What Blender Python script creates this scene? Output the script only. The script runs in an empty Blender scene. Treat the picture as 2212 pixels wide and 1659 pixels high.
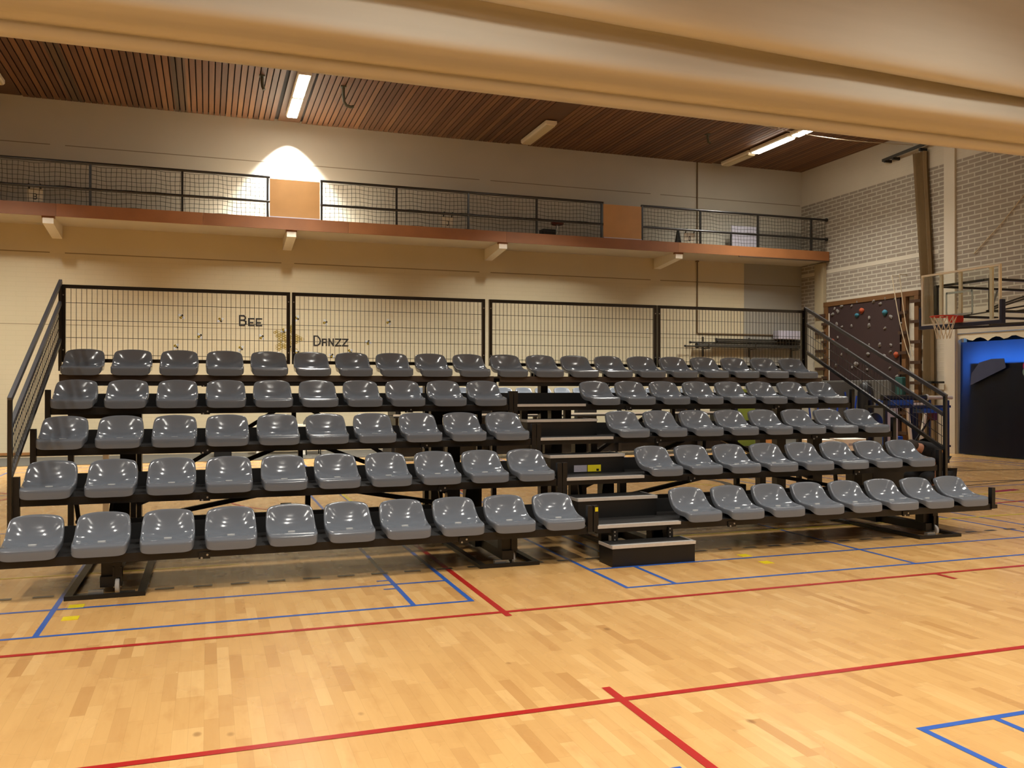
import bpy, math, random
from mathutils import Vector, Matrix
random.seed(7)
C = bpy.context.scene.collection
SC = bpy.context.scene
PI = math.pi

# ------------------------------------------------------------------ camera, world, exposure
CAM = Vector((1.3126, -7.5959, 1.682)); YAW, PITCH, ROLL, FPX = 0.3356, 0.0031, 0.0006, 1883.09
def cam_axes():
    cy, sy, cp, sp = math.cos(YAW), math.sin(YAW), math.cos(PITCH), math.sin(PITCH)
    f = Vector((sy * cp, cy * cp, sp)); r = Vector((cy, -sy, 0)); u = r.cross(f)
    c, s = math.cos(ROLL), math.sin(ROLL)
    return c * r + s * u, -s * r + c * u, f
_r, _u, _f = cam_axes()
cd = bpy.data.cameras.new('camera'); cam = bpy.data.objects.new('camera', cd); C.objects.link(cam)
cd.sensor_fit = 'HORIZONTAL'; cd.sensor_width = 36.0; cd.lens = FPX / 2212 * 36.0
cd.clip_start = 0.05; cd.clip_end = 200
cam.matrix_world = Matrix(((_r.x, _u.x, -_f.x, CAM.x), (_r.y, _u.y, -_f.y, CAM.y), (_r.z, _u.z, -_f.z, CAM.z), (0, 0, 0, 1)))
SC.camera = cam
w = bpy.data.worlds.new('world'); SC.world = w; w.use_nodes = True
w.node_tree.nodes['Background'].inputs[0].default_value = (0.02, 0.02, 0.025, 1)
w.node_tree.nodes['Background'].inputs[1].default_value = 0.3
SC.view_settings.view_transform = 'Standard'; SC.view_settings.look = 'None'
SC.view_settings.gamma = 1.0; SC.view_settings.use_curve_mapping = False
SC.view_settings.exposure = 0.03
SC.cycles.max_bounces = 9; SC.cycles.diffuse_bounces = 6; SC.cycles.glossy_bounces = 4
SC.cycles.transmission_bounces = 6; SC.cycles.transparent_max_bounces = 8
SC.cycles.caustics_reflective = False; SC.cycles.caustics_refractive = False
SC.cycles.sample_clamp_indirect = 6.0
SC.cycles.use_denoising = True

# ------------------------------------------------------------------ helpers: objects
def prop(o, label=None, cat=None, group=None, kind=None):
    if label: o['label'] = label
    if cat: o['category'] = cat
    if group: o['group'] = group
    if kind: o['kind'] = kind
    return o
def thing(name, loc, label, cat, group=None):
    o = bpy.data.objects.new(name, None); C.objects.link(o); o.location = loc
    o.empty_display_size = 0.1
    return prop(o, label, cat, group)
def origin_of(o):
    v = Vector((0, 0, 0))
    while o is not None:
        v = v + o.location; o = o.parent
    return v
class MB:
    def __init__(self): self.v = []; self.f = []; self.m = []
    def add(self, vs, fs, mi=0):
        b = len(self.v); self.v += [tuple(x) for x in vs]
        for f in fs: self.f.append(tuple(b + i for i in f)); self.m.append(mi)
        return self
    def box(self, x0, y0, z0, x1, y1, z1, mi=0):
        x0, x1 = min(x0, x1), max(x0, x1); y0, y1 = min(y0, y1), max(y0, y1); z0, z1 = min(z0, z1), max(z0, z1)
        return self.add([(x0,y0,z0),(x1,y0,z0),(x1,y1,z0),(x0,y1,z0),(x0,y0,z1),(x1,y0,z1),(x1,y1,z1),(x0,y1,z1)],
            [(0,3,2,1),(4,5,6,7),(0,1,5,4),(1,2,6,5),(2,3,7,6),(3,0,4,7)], mi)
    def bar(self, p, q, w, h=None, up=(0, 0, 1), mi=0):
        p, q = Vector(p), Vector(q); h = w if h is None else h
        d = (q - p).normalized(); up = Vector(up)
        if abs(d.dot(up)) > .99: up = Vector((0, 1, 0))
        s = d.cross(up).normalized() * (w / 2); t = s.normalized().cross(d).normalized() * (h / 2)
        vs = [p - s - t, p + s - t, p + s + t, p - s + t, q - s - t, q + s - t, q + s + t, q - s + t]
        return self.add(vs, [(0,1,2,3),(7,6,5,4),(0,4,5,1),(1,5,6,2),(2,6,7,3),(3,7,4,0)], mi)
    def tube(self, pts, r, n=8, mi=0, closed=False):
        pts = [Vector(p) for p in pts]; N = len(pts); rings = []
        rr = r if isinstance(r, (list, tuple)) else [r] * N
        prev = None
        for i, p in enumerate(pts):
            if closed: d = pts[(i + 1) % N] - pts[i - 1]
            else: d = pts[min(i + 1, N - 1)] - pts[max(i - 1, 0)]
            d.normalize()
            if prev is None:
                a = Vector((0, 0, 1)) if abs(d.z) < .9 else Vector((1, 0, 0))
                s = d.cross(a).normalized()
            else: s = (prev - d * prev.dot(d)).normalized()
            prev = s; t = d.cross(s)
            rings.append([p + (s * math.cos(2*PI*k/n) + t * math.sin(2*PI*k/n)) * rr[i] for k in range(n)])
        vs = [v for ring in rings for v in ring]; fs = []
        for i in range(N if closed else N - 1):
            a, b = i * n, ((i + 1) % N) * n
            for k in range(n): fs.append((a + k, a + (k+1) % n, b + (k+1) % n, b + k))
        if not closed:
            fs.append(tuple(range(n - 1, -1, -1))); fs.append(tuple((N - 1) * n + k for k in range(n)))
        return self.add(vs, fs, mi)
    def prism(self, poly, axis, a, b, mi=0):
        # poly: 2-D points; axis 'x': (y,z), 'y': (x,z), 'z': (x,y)
        def P(u, v, t): return {'x': (t, u, v), 'y': (u, t, v), 'z': (u, v, t)}[axis]
        n = len(poly); vs = [P(u, v, a) for u, v in poly] + [P(u, v, b) for u, v in poly]
        fs = [tuple(range(n - 1, -1, -1)), tuple(range(n, 2 * n))] + [(i, (i+1) % n, n + (i+1) % n, n + i) for i in range(n)]
        return self.add(vs, fs, mi)
    def lathe(self, prof, c=(0, 0, 0), axis='z', n=20, mi=0):
        c = Vector(c); vs = []; fs = []
        for r, h in prof:
            for k in range(n):
                a, b = r * math.cos(2*PI*k/n), r * math.sin(2*PI*k/n)
                vs.append(c + Vector({'z': (a, b, h), 'x': (h, a, b), 'y': (a, h, b)}[axis]))
        for i in range(len(prof) - 1):
            for k in range(n): fs.append((i*n + k, i*n + (k+1) % n, (i+1)*n + (k+1) % n, (i+1)*n + k))
        fs.append(tuple(range(n - 1, -1, -1))); fs.append(tuple((len(prof) - 1) * n + k for k in range(n)))
        return self.add(vs, fs, mi)
    def ball(self, c, r, nu=12, nv=8, sc=(1, 1, 1), mi=0):
        prof = [(max(1e-4, math.sin(PI * i / nv)), -math.cos(PI * i / nv)) for i in range(nv + 1)]
        b = len(self.v); self.lathe(prof, (0, 0, 0), 'z', nu, mi)
        for i in range(b, len(self.v)):
            x, y, z = self.v[i]; self.v[i] = (c[0] + x*r*sc[0], c[1] + y*r*sc[1], c[2] + z*r*sc[2])
        return self
    def grid(self, rows, mi=0):
        n = len(rows[0]); vs = [p for row in rows for p in row]
        fs = [(i*n + j, i*n + j+1, (i+1)*n + j+1, (i+1)*n + j) for i in range(len(rows) - 1) for j in range(n - 1)]
        return self.add(vs, fs, mi)
    def build(self, name, mats, parent=None, smooth=None, bevel=0, kind=None, sub=0):
        o0 = origin_of(parent) if parent else Vector((0, 0, 0))
        me = bpy.data.meshes.new(name)
        me.from_pydata([tuple(Vector(v) - o0) for v in self.v], [], self.f)
        for m in (mats if isinstance(mats, (list, tuple)) else [mats]): me.materials.append(m)
        me.polygons.foreach_set('material_index', self.m)
        me.update()
        if smooth is not None:
            me.polygons.foreach_set('use_smooth', [True] * len(me.polygons))
            if smooth < 170: me.set_sharp_from_angle(angle=math.radians(smooth))
        o = bpy.data.objects.new(name, me); C.objects.link(o)
        if parent: o.parent = parent
        if bevel:
            b = o.modifiers.new('bevel', 'BEVEL'); b.width = bevel; b.segments = 2; b.limit_method = 'ANGLE'
        if sub:
            s = o.modifiers.new('sub', 'SUBSURF'); s.levels = sub; s.render_levels = sub
        if kind: o['kind'] = kind
        return o
def copy_tree(o, parent=None):
    c = o.copy(); C.objects.link(c)
    if parent: c.parent = parent
    for ch in list(o.children): copy_tree(ch, c)
    return c
ORD = ['first', 'second', 'third', 'fourth', 'fifth', 'sixth', 'seventh', 'eighth', 'ninth', 'tenth']

# ------------------------------------------------------------------ helpers: materials
def lin(h):
    h = h.lstrip('#'); out = []
    for i in (0, 2, 4):
        c = int(h[i:i+2], 16) / 255; out.append(c / 12.92 if c <= .04045 else ((c + .055) / 1.055) ** 2.4)
    return (*out, 1)
class NT:
    def __init__(self, name):
        self.mat = bpy.data.materials.new(name); self.mat.use_nodes = True
        self.t = self.mat.node_tree; self.bsdf = self.t.nodes['Principled BSDF']
    def n(self, typ, **kw):
        x = self.t.nodes.new(typ)
        for k, v in kw.items(): setattr(x, k, v)
        return x
    def link(self, a, b): self.t.links.new(a, b)
    def setin(self, sock, v):
        if hasattr(v, 'links') or isinstance(v, bpy.types.NodeSocket): self.link(v, sock)
        else: sock.default_value = v
    def math(self, op, a, b=None, c=None):
        x = self.n('ShaderNodeMath', operation=op); self.setin(x.inputs[0], a)
        if b is not None: self.setin(x.inputs[1], b)
        if c is not None: self.setin(x.inputs[2], c)
        return x.outputs[0]
    def mix(self, f, a, b, mode='MIX'):
        x = self.n('ShaderNodeMix', data_type='RGBA', blend_type=mode)
        self.setin(x.inputs[0], f); self.setin(x.inputs[6], a); self.setin(x.inputs[7], b)
        return x.outputs[2]
    def pos(self):
        return self.n('ShaderNodeTexCoord').outputs['Object']
    def xyz(self, v):
        s = self.n('ShaderNodeSeparateXYZ'); self.link(v, s.inputs[0]); return s.outputs
    def comb(self, x, y, z):
        c = self.n('ShaderNodeCombineXYZ')
        for i, v in enumerate((x, y, z)): self.setin(c.inputs[i], v)
        return c.outputs[0]
    def scale(self, v, s):
        m = self.n('ShaderNodeMapping'); self.link(v, m.inputs[0]); m.inputs['Scale'].default_value = s; return m.outputs[0]
    def noise(self, v, scale, detail=3, rough=.5):
        x = self.n('ShaderNodeTexNoise'); self.link(v, x.inputs['Vector'])
        x.inputs['Scale'].default_value = scale; x.inputs['Detail'].default_value = detail; x.inputs['Roughness'].default_value = rough
        return x.outputs[0]
    def ramp(self, f, stops):
        x = self.n('ShaderNodeValToRGB'); self.setin(x.inputs[0], f); e = x.color_ramp.elements
        while len(e) < len(stops): e.new(.5)
        for el, (p, c) in zip(e, stops): el.position = p; el.color = c
        return x.outputs[0]
    def bump(self, h, strength=.3, dist=.01):
        b = self.n('ShaderNodeBump'); b.inputs['Strength'].default_value = strength; b.inputs['Distance'].default_value = dist
        self.link(h, b.inputs['Height']); self.link(b.outputs[0], self.bsdf.inputs['Normal'])
    def color(self, c): self.setin(self.bsdf.inputs['Base Color'], c); return self
    def rough(self, r): self.setin(self.bsdf.inputs['Roughness'], r); return self
def simple(name, hexc, rough=.5, metal=0.0, var=.12, scale=6, coat=0.0, spec=.5, bump=0.0):
    m = NT(name); c = lin(hexc); p = m.pos()
    nz = m.noise(p, scale, 4)
    d = tuple(x * (1 - var) for x in c[:3]) + (1,); l = tuple(min(1, x * (1 + var)) for x in c[:3]) + (1,)
    m.color(m.mix(nz, d, l)); m.rough(m.math('MULTIPLY_ADD', nz, .12, rough - .06))
    m.bsdf.inputs['Metallic'].default_value = metal; m.bsdf.inputs['Coat Weight'].default_value = coat
    m.bsdf.inputs['Specular IOR Level'].default_value = spec
    if bump: m.bump(m.noise(p, scale * 12, 2), bump, .004)
    return m.mat
def emit(name, col, strength):
    m = NT(name); m.bsdf.inputs['Base Color'].default_value = (.8, .8, .8, 1)
    m.bsdf.inputs['Emission Color'].default_value = col; m.bsdf.inputs['Emission Strength'].default_value = strength
    return m.mat
M = {}
M['steel'] = simple('black_painted_steel', '#110e0c', .42, .0, .2, 20)
M['deck'] = simple('dark_deck_board', '#1b1a19', .55, 0, .25, 30, bump=.2)
M['riser'] = simple('black_riser_board', '#0b0a0a', .6, 0, .2, 10)
M['board_edge'] = simple('brown_board_edge', '#4a3b2e', .55, 0, .15, 9)
M['seat'] = simple('grey_seat_plastic', '#6d737b', .14, 0, .05, 8)
M['plate'] = simple('white_seat_plate', '#d8d8d4', .4, 0, .03)
M['alu'] = simple('aluminium_nosing', '#d2cfca', .38, .35, .1, 40)
M['zinc'] = simple('zinc_bolt', '#b9b9b6', .35, .8, .1)
M['wheel'] = simple('pale_wheel_rubber', '#c9c9c6', .5, 0, .08)
M['yellow'] = simple('yellow_sticker', '#d6c81c', .5, 0, .06)
M['label_grey'] = simple('pale_grey_sticker', '#9a98a4', .5, 0, .1, 60)
M['white_paint'] = simple('white_paint', '#e4ddcc', .55, 0, .04)
M['cream'] = simple('cream_paint', '#d9cfb6', .6, 0, .05, 3)
M['pilaster'] = simple('dull_beige_pilaster', '#9c8f74', .7, 0, .08, 3)
M['plaster'] = simple('white_plaster', '#c4bba9', .8, 0, .04, 2)
M['brick_tan'] = simple('tan_brickwork', '#9a8a74', .8, 0, .15, 3)
M['railing'] = simple('black_railing_paint', '#120f0c', .3, 0, .15, 10, spec=.8)
M['handrail'] = simple('black_handrail_grey_sheen', '#3b3b40', .4, 0, .1, 10, spec=.7)  # black rails, the sheen of overhead lamps put into the grey colour
M['net'] = simple('dark_net_cord', '#35342c', .8, 0, .1)
M['fascia'] = simple('red_brown_wood', '#8f5c33', .5, 0, .22, 2.2)
M['fascia_b'] = simple('dark_red_brown_wood', '#82522d', .5, 0, .22, 2.2)
M['ply'] = simple('plywood_panel', '#aa7d48', .5, 0, .16, 2.5)
M['black_plastic'] = simple('black_plastic', '#0e0e0e', .45, 0, .15)
M['black_letter'] = simple('black_lettering', '#17110b', .6, 0, .1)
M['paper'] = simple('white_sign_paper', '#cfc7b4', .7, 0, .05)
M['blue_pad'] = simple('navy_board_padding', '#10193c', .45, 0, .12)
M['blue_plastic'] = simple('blue_plastic', '#1f4fae', .4, 0, .15, 10)
M['blue_steel'] = simple('blue_painted_steel', '#1e3f9c', .4, 0, .12)
M['hoop'] = simple('orange_red_hoop', '#c42f16', .4, 0, .1)
M['rope'] = simple('pale_rope', '#b9a98c', .9, 0, .15, 50)
M['netwhite'] = simple('white_net_cord', '#d8d2c4', .85, 0, .05)
M['mat_grey'] = simple('grey_gym_mat', '#4c4a46', .7, 0, .12, 5)
M['climb'] = simple('dark_brown_climbing_board', '#2b1714', .75, 0, .2, 3, bump=.15)
M['hold_grey'] = simple('grey_climbing_hold', '#6a645e', .8, 0, .2, 30)
M['hold_orange'] = simple('orange_climbing_hold', '#96401f', .8, 0, .1)
M['hold_blue'] = simple('teal_blue_climbing_hold', '#276273', .8, 0, .1)
M['wood_post'] = simple('orange_brown_wood_post', '#60401f', .6, 0, .2, 4)
M['rung'] = simple('dark_brown_wood_rung', '#3a2413', .6, 0, .2, 6)
M['curtain_beige'] = simple('beige_drape', '#8d7a5a', .9, 0, .12, 8)
M['grey_rubber'] = simple('grey_rubber_mat', '#55524a', .85, 0, .1, 6)
M['skirting'] = simple('orange_brown_skirting', '#9a6b3c', .5, 0, .15, 3)
M['green_board'] = simple('olive_green_board', '#586218', .6, 0, .1, 2)
M['cardboard'] = simple('white_cardboard', '#e2dcd0', .8, 0, .06, 5)
M['lavender'] = simple('pale_lavender_board', '#b3b0bd', .6, 0, .05)
M['pipe'] = simple('brown_pipe', '#6f5b40', .5, 0, .15)
M['greypole'] = simple('dark_grey_pole', '#3b372f', .45, .3, .15)
M['chrome'] = simple('chrome_pole', '#bdbab2', .25, .9, .05)
M['red_cushion'] = simple('dark_red_cushion', '#6a2c1a', .6, 0, .1)
M['skin'] = simple('skin', '#b07a5e', .55, 0, .08, 20)
M['hair'] = simple('dark_brown_hair', '#2c2018', .7, 0, .25, 60)
M['shirt'] = simple('black_cotton', '#0c0c0e', .85, 0, .15, 30)
M['trousers'] = simple('black_trouser_cloth', '#0f0f12', .85, 0, .15, 30)
M['shoe'] = simple('dark_shoe', '#191919', .6, 0, .15)
M['teal'] = simple('teal_cloth', '#14413c', .85, 0, .15)
M['ceil_hook'] = simple('grey_green_hook', '#4d4c3c', .6, .1, .2)
M['lamp_white'] = simple('white_lamp_housing', '#e6dcc6', .5, 0, .03)
M['diff_off'] = simple('unlit_lamp_diffuser', '#cdbf9b', .45, 0, .03)
M['diff_on'] = emit('lit_lamp_diffuser', (1.0, .93, .80, 1), 26)
M['white_plastic'] = simple('white_plastic_tube', '#c9bfae', .45, 0, .05)
M['darkbrown_wood'] = simple('dark_brown_wood', '#3b2a1a', .6, 0, .2, 5)

def floor_mat():
    m = NT('maple_sports_floor'); p = m.pos(); x, y, z = m.xyz(p)
    fx = m.math('FLOOR', m.math('DIVIDE', x, .072))
    wn = m.n('ShaderNodeTexWhiteNoise', noise_dimensions='1D'); m.link(fx, wn.inputs['W'])
    off = m.math('MULTIPLY', wn.outputs[0], 7.0)
    ly = m.math('DIVIDE', m.math('ADD', y, off), .46)
    fy = m.math('FLOOR', ly)
    w2 = m.n('ShaderNodeTexWhiteNoise', noise_dimensions='2D'); m.link(m.comb(fx, fy, 0.0), w2.inputs['Vector'])
    base = m.ramp(w2.outputs[0], [(0, lin('#bf8f54')), (.05, lin('#cb9d60')), (.25, lin('#d1a465')), (.75, lin('#d7aa6a')), (1, lin('#dfb576'))])
    grain = m.noise(m.scale(p, (38, 2.4, 1)), 1.0, 4, .6)
    blotch = m.noise(m.scale(p, (9, 3, 1)), 1.0, 3, .6)
    c = m.mix(m.math('MULTIPLY', grain, .30), base, lin('#b07f48'))
    c = m.mix(m.ramp(blotch, [(.52, (0, 0, 0, 1)), (.80, (.5, .5, .5, 1))]), c, lin('#b5834a'))
    vo = m.n('ShaderNodeTexVoronoi'); m.link(m.scale(p, (2.3, 1.5, 1)), vo.inputs['Vector']); vo.inputs['Scale'].default_value = 1.0
    kn = m.ramp(vo.outputs['Distance'], [(0, (1, 1, 1, 1)), (.035, (.7, .7, .7, 1)), (.06, (0, 0, 0, 1))])
    c = m.mix(m.math('MULTIPLY', kn, .65), c, lin('#6d4522'))
    ex = m.math('ABSOLUTE', m.math('SUBTRACT', m.math('FRACT', m.math('DIVIDE', x, .072)), .5))
    ey = m.math('ABSOLUTE', m.math('SUBTRACT', m.math('FRACT', ly), .5))
    gap = m.math('MAXIMUM', m.math('GREATER_THAN', ex, .488), m.math('GREATER_THAN', ey, .497))
    c = m.mix(m.math('MULTIPLY', gap, .22), c, lin('#7a5428'))
    m.color(c)
    m.rough(m.math('MULTIPLY_ADD', m.noise(p, 1.5, 3), .14, .20))
    m.bsdf.inputs['Specular IOR Level'].default_value = .45
    m.bump(m.noise(m.scale(p, (14, 2, 1)), 1, 2), .04, .003)
    return m.mat
M['floor'] = floor_mat()
def line_mat(name, hexc):
    m = NT(name); p = m.pos(); n1 = m.noise(p, 3, 4)
    c = lin(hexc); m.color(m.mix(n1, c, tuple(v * .8 for v in c[:3]) + (1,))); m.rough(.3)
    return m.mat
M['line_blue'] = line_mat('blue_court_paint', '#2f5fb4'); M['line_red'] = line_mat('red_court_paint', '#b3221c')
M['line_yellow'] = line_mat('yellow_court_paint', '#dcc326'); M['line_dark'] = line_mat('dark_court_paint', '#4a443c')
M['tape'] = line_mat('yellow_floor_tape', '#ecd418')

def wall_back_mat():
    m = NT('painted_back_wall'); p = m.pos(); x, y, z = m.xyz(p)
    c = m.mix(m.noise(p, .8, 4), lin('#c9bd9e'), lin('#bcb091'))
    c = m.mix(m.math('GREATER_THAN', z, 5.6), c, m.mix(m.noise(p, .8, 4), lin('#bdb9ac'), lin('#b0ac9f')))
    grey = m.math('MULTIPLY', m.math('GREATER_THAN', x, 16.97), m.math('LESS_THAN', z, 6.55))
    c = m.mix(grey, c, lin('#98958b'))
    # painted brick courses below, horizontal grooves
    br = m.n('ShaderNodeTexBrick'); m.link(m.comb(x, z, 0.0), br.inputs['Vector'])
    br.inputs['Scale'].default_value = 1.0; br.inputs['Brick Width'].default_value = .42; br.inputs['Row Height'].default_value = .115
    br.inputs['Mortar Size'].default_value = .008; br.inputs['Mortar Smooth'].default_value = .4
    fade = m.math('LESS_THAN', z, 4.86)
    mort = m.math('MULTIPLY', br.outputs['Fac'], fade)
    c = m.mix(m.math('MULTIPLY', mort, .10), c, lin('#8d7f64'))
    def groove(zz, hw):
        return m.math('LESS_THAN', m.math('ABSOLUTE', m.math('SUBTRACT', z, zz)), hw)
    px = m.math('ABSOLUTE', m.math('SUBTRACT', m.math('FRACT', m.math('DIVIDE', m.math('ADD', x, 2.07), 5.32)), .5))
    off_pil = m.math('LESS_THAN', px, .47)
    g = m.math('MULTIPLY', m.math('MAXIMUM', groove(4.86, .012), m.math('MAXIMUM', groove(7.42, .010), groove(3.15, .007))), off_pil)
    c = m.mix(m.math('MULTIPLY', g, .75), c, lin('#5c4a2e'))
    m.color(c); m.rough(.75)
    m.bump(m.math('MULTIPLY', mort, -1.0), .12, .004)
    return m.mat
M['wall_back'] = wall_back_mat()
def wall_right_mat():
    m = NT('brick_side_wall'); p = m.pos(); x, y, z = m.xyz(p)
    br = m.n('ShaderNodeTexBrick'); m.link(m.comb(y, z, 0.0), br.inputs['Vector'])
    br.inputs['Scale'].default_value = 1.0; br.inputs['Brick Width'].default_value = .37; br.inputs['Row Height'].default_value = .116
    br.inputs['Mortar Size'].default_value = .017; br.inputs['Mortar Smooth'].default_value = .15
    br.inputs['Color1'].default_value = lin('#857b6e'); br.inputs['Color2'].default_value = lin('#8d8375'); br.inputs['Mortar'].default_value = lin('#b3ac9b')
    br.inputs['Bias'].default_value = 0
    white = m.mix(m.noise(p, 1.2, 4), lin('#c4bcaa'), lin('#b6ad9a'))
    def between(v, a, b): return m.math('MULTIPLY', m.math('GREATER_THAN', v, a), m.math('LESS_THAN', v, b))
    low = m.math('MULTIPLY_ADD', m.math('GREATER_THAN', y, 14.3), -.7, 4.33)
    low = m.math('SUBTRACT', low, m.math('MULTIPLY', m.math('LESS_THAN', y, 9.44), .68))
    zone = m.math('MULTIPLY', m.math('GREATER_THAN', z, low), m.math('LESS_THAN', z, 7.39))
    band = m.math('MULTIPLY', between(z, 5.12, 5.24), m.math('GREATER_THAN', y, 10.0))
    zone = m.math('MULTIPLY', zone, m.math('SUBTRACT', 1.0, band))
    c = m.mix(zone, white, br.outputs['Color'])
    g = m.math('MULTIPLY', between(z, 5.105, 5.125), m.math('GREATER_THAN', y, 10.0))
    c = m.mix(m.math('MULTIPLY', g, .7), c, lin('#4a3c28'))
    m.color(c); m.rough(.75)
    m.bump(br.outputs['Fac'], .35, .01)
    return m.mat
M['wall_right'] = wall_right_mat()
def ceil_mat():
    m = NT('wood_slat_ceiling'); p = m.pos(); x, y, z = m.xyz(p)
    fx = m.math('FLOOR', m.math('DIVIDE', x, .133))
    wn = m.n('ShaderNodeTexWhiteNoise', noise_dimensions='1D'); m.link(fx, wn.inputs['W'])
    c = m.ramp(wn.outputs[0], [(0, lin('#5e3f27')), (.5, lin('#775033')), (1, lin('#87603d'))])
    gr = m.noise(m.scale(p, (26, 1.2, 1)), 1, 4, .6)
    c = m.mix(m.math('MULTIPLY', gr, .5), c, lin('#3d2815'))
    d1 = m.math('LESS_THAN', m.math('ABSOLUTE', m.math('SUBTRACT', x, .70)), .14)
    d2 = m.math('LESS_THAN', m.math('ABSOLUTE', m.math('SUBTRACT', x, -1.66)), .14)
    c = m.mix(m.math('MULTIPLY', m.math('MAXIMUM', d1, d2), .6), c, lin('#403a2c'))
    m.color(c); m.rough(.6)
    return m.mat
M['ceiling'] = ceil_mat()
M['ceil_dark'] = simple('dark_void_above_slats', '#1c130b', .9, 0, .1)
M['ceil_strip'] = simple('bare_wood_lamp_strip', '#5c4029', .6, 0, .25, 1.6)
def drape_mat():
    m = NT('divider_fabric'); p = m.pos()
    c = m.mix(m.noise(m.scale(p, (.6, 6, 6)), 1, 3), lin('#d3ccbc'), lin('#c6bfae'))
    m.color(c); m.rough(.62)
    m.bsdf.inputs['Specular IOR Level'].default_value = .3
    m.bump(m.noise(m.scale(p, (.5, 9, 9)), 1, 2), .08, .02)
    return m.mat
M['drape'] = drape_mat()
def glass_mat():
    m = NT('clear_acrylic'); b = m.bsdf
    b.inputs['Base Color'].default_value = (.92, .97, .94, 1); b.inputs['Roughness'].default_value = .04
    b.inputs['Transmission Weight'].default_value = 1.0; b.inputs['IOR'].default_value = 1.12
    tr = m.n('ShaderNodeBsdfTransparent'); tr.inputs[0].default_value = (.965, .985, .97, 1)
    mx = m.n('ShaderNodeMixShader'); mx.inputs[0].default_value = .94
    out = m.t.nodes['Material Output']
    m.link(b.outputs[0], mx.inputs[1]); m.link(tr.outputs[0], mx.inputs[2]); m.link(mx.outputs[0], out.inputs[0])
    return m.mat
M['glass'] = glass_mat()
def tarp_mat():
    m = NT('navy_tarpaulin'); p = m.pos()
    m.color(m.mix(m.noise(p, 2.2, 3), lin('#10131f'), lin('#1a2034'))); m.rough(.38)
    tl = m.n('ShaderNodeBsdfTranslucent'); tl.inputs[0].default_value = (.12, .28, .62, 1)
    mx = m.n('ShaderNodeMixShader'); mx.inputs[0].default_value = .45
    out = m.t.nodes['Material Output']
    m.link(m.bsdf.outputs[0], mx.inputs[1]); m.link(tl.outputs[0], mx.inputs[2]); m.link(mx.outputs[0], out.inputs[0])
    return m.mat
M['tarp'] = tarp_mat()
M['tarp_dark'] = simple('dark_tarpaulin_panel', '#12141c', .45, 0, .25, 2)
M['poster'] = simple('dusky_blue_poster', '#3a4260', .5, 0, .1, 4)

# ------------------------------------------------------------------ room
XL, XR, YB, YF, ZC = -16.0, 19.1, 15.5, -22.0, 8.49
MB().box(XL - .3, YF - .3, -.3, XR + 4, YB + .3, 0).build('floor', M['floor'], kind='structure')
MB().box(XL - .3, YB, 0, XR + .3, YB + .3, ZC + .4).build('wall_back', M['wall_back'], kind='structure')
MB().box(XL - .3, YF - .3, 0, XR + .3, YF, ZC + .4).build('wall_front', M['brick_tan'], kind='structure')
MB().box(XL - .3, YF, 0, XL, YB, ZC + .4).build('wall_left', M['brick_tan'], kind='structure')
DY0, DY1, DZ = 3.2, 9.41, 3.02                                      # the wide opening in the right wall
b = MB()
b.box(XR, DY1, 0, XR + .3, YB, ZC + .4); b.box(XR, DY0, DZ, XR + .3, DY1, ZC + .4); b.box(XR, YF, 0, XR + .3, DY0, ZC + .4)
b.build('wall_right', M['wall_right'], kind='structure')
b = MB(); b.box(XR - .06, 9.43, 0, XR, 9.77, ZC); b.build('trim_1', M['plaster'], kind='structure')      # flat white pilaster
b = MB(); b.box(XR - .12, 14.32, 0, XR, 14.72, 5.45); b.build('trim_2', M['pilaster'], kind='structure')      # narrow pilaster near the corner
MB().box(XR - .02, 9.44, 0, XR, YB, .07).build('baseboard_right', M['skirting'], kind='structure')
MB().box(XL, YB - .03, .07, XR, YB, .13).build('baseboard_back', M['skirting'], kind='structure')
MB().box(XL, 13.1, 0, XR - .02, YB - .03, .012).build('trim_3', M['grey_rubber'], kind='structure')     # grey rubber strip along the back wall
b = MB(); b.box(XL, YF, ZC + .06, XR, YB, ZC + .2, 1)
STRIPX = [-9.4, -3.1, 3.27, 9.58, 16.07]
k0 = int(math.floor(XL / .133))
x = k0 * .133
while x < XR:
    if not any(abs(x + .054 - s) < .30 for s in STRIPX) and x >= XL:
        b.box(x, YF, ZC, min(x + .108, XR), YB, ZC + .022)
    x += .133
ceil = b.build('ceiling', [M['ceiling'], M['ceil_dark']], kind='structure')
b = MB()
for s in STRIPX: b.box(s - .27, YF, ZC + .02, s + .27, YB, ZC + .05)
b.build('lamp_strip', M['ceil_strip'], ceil)
# painted court lines (thin paint films on the floor)
floor = bpy.data.objects['floor']
LINE_N = [0]
def fl(b, x0, y0, x1, y1, w=.04, z=.0012):
    LINE_N[0] += 1; z += LINE_N[0] * 6e-6
    d = Vector((x1 - x0, y1 - y0, 0)); n = Vector((-d.y, d.x, 0)).normalized() * w / 2
    p, q = Vector((x0, y0, z)), Vector((x1, y1, z))
    b.add([p - n, q - n, q + n, p + n], [(0, 1, 2, 3)])
def arc(b, cx, cy, r, a0, a1, w=.05, z=.0015, n=40):
    for i in range(n):
        t0, t1 = a0 + (a1 - a0) * i / n, a0 + (a1 - a0) * (i + 1) / n
        P = [(cx + rr * math.cos(t), cy + rr * math.sin(t), z) for t, rr in ((t0, r - w/2), (t1, r - w/2), (t1, r + w/2), (t0, r + w/2))]
        b.add(P, [(0, 1, 2, 3)])
b = MB()
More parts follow.
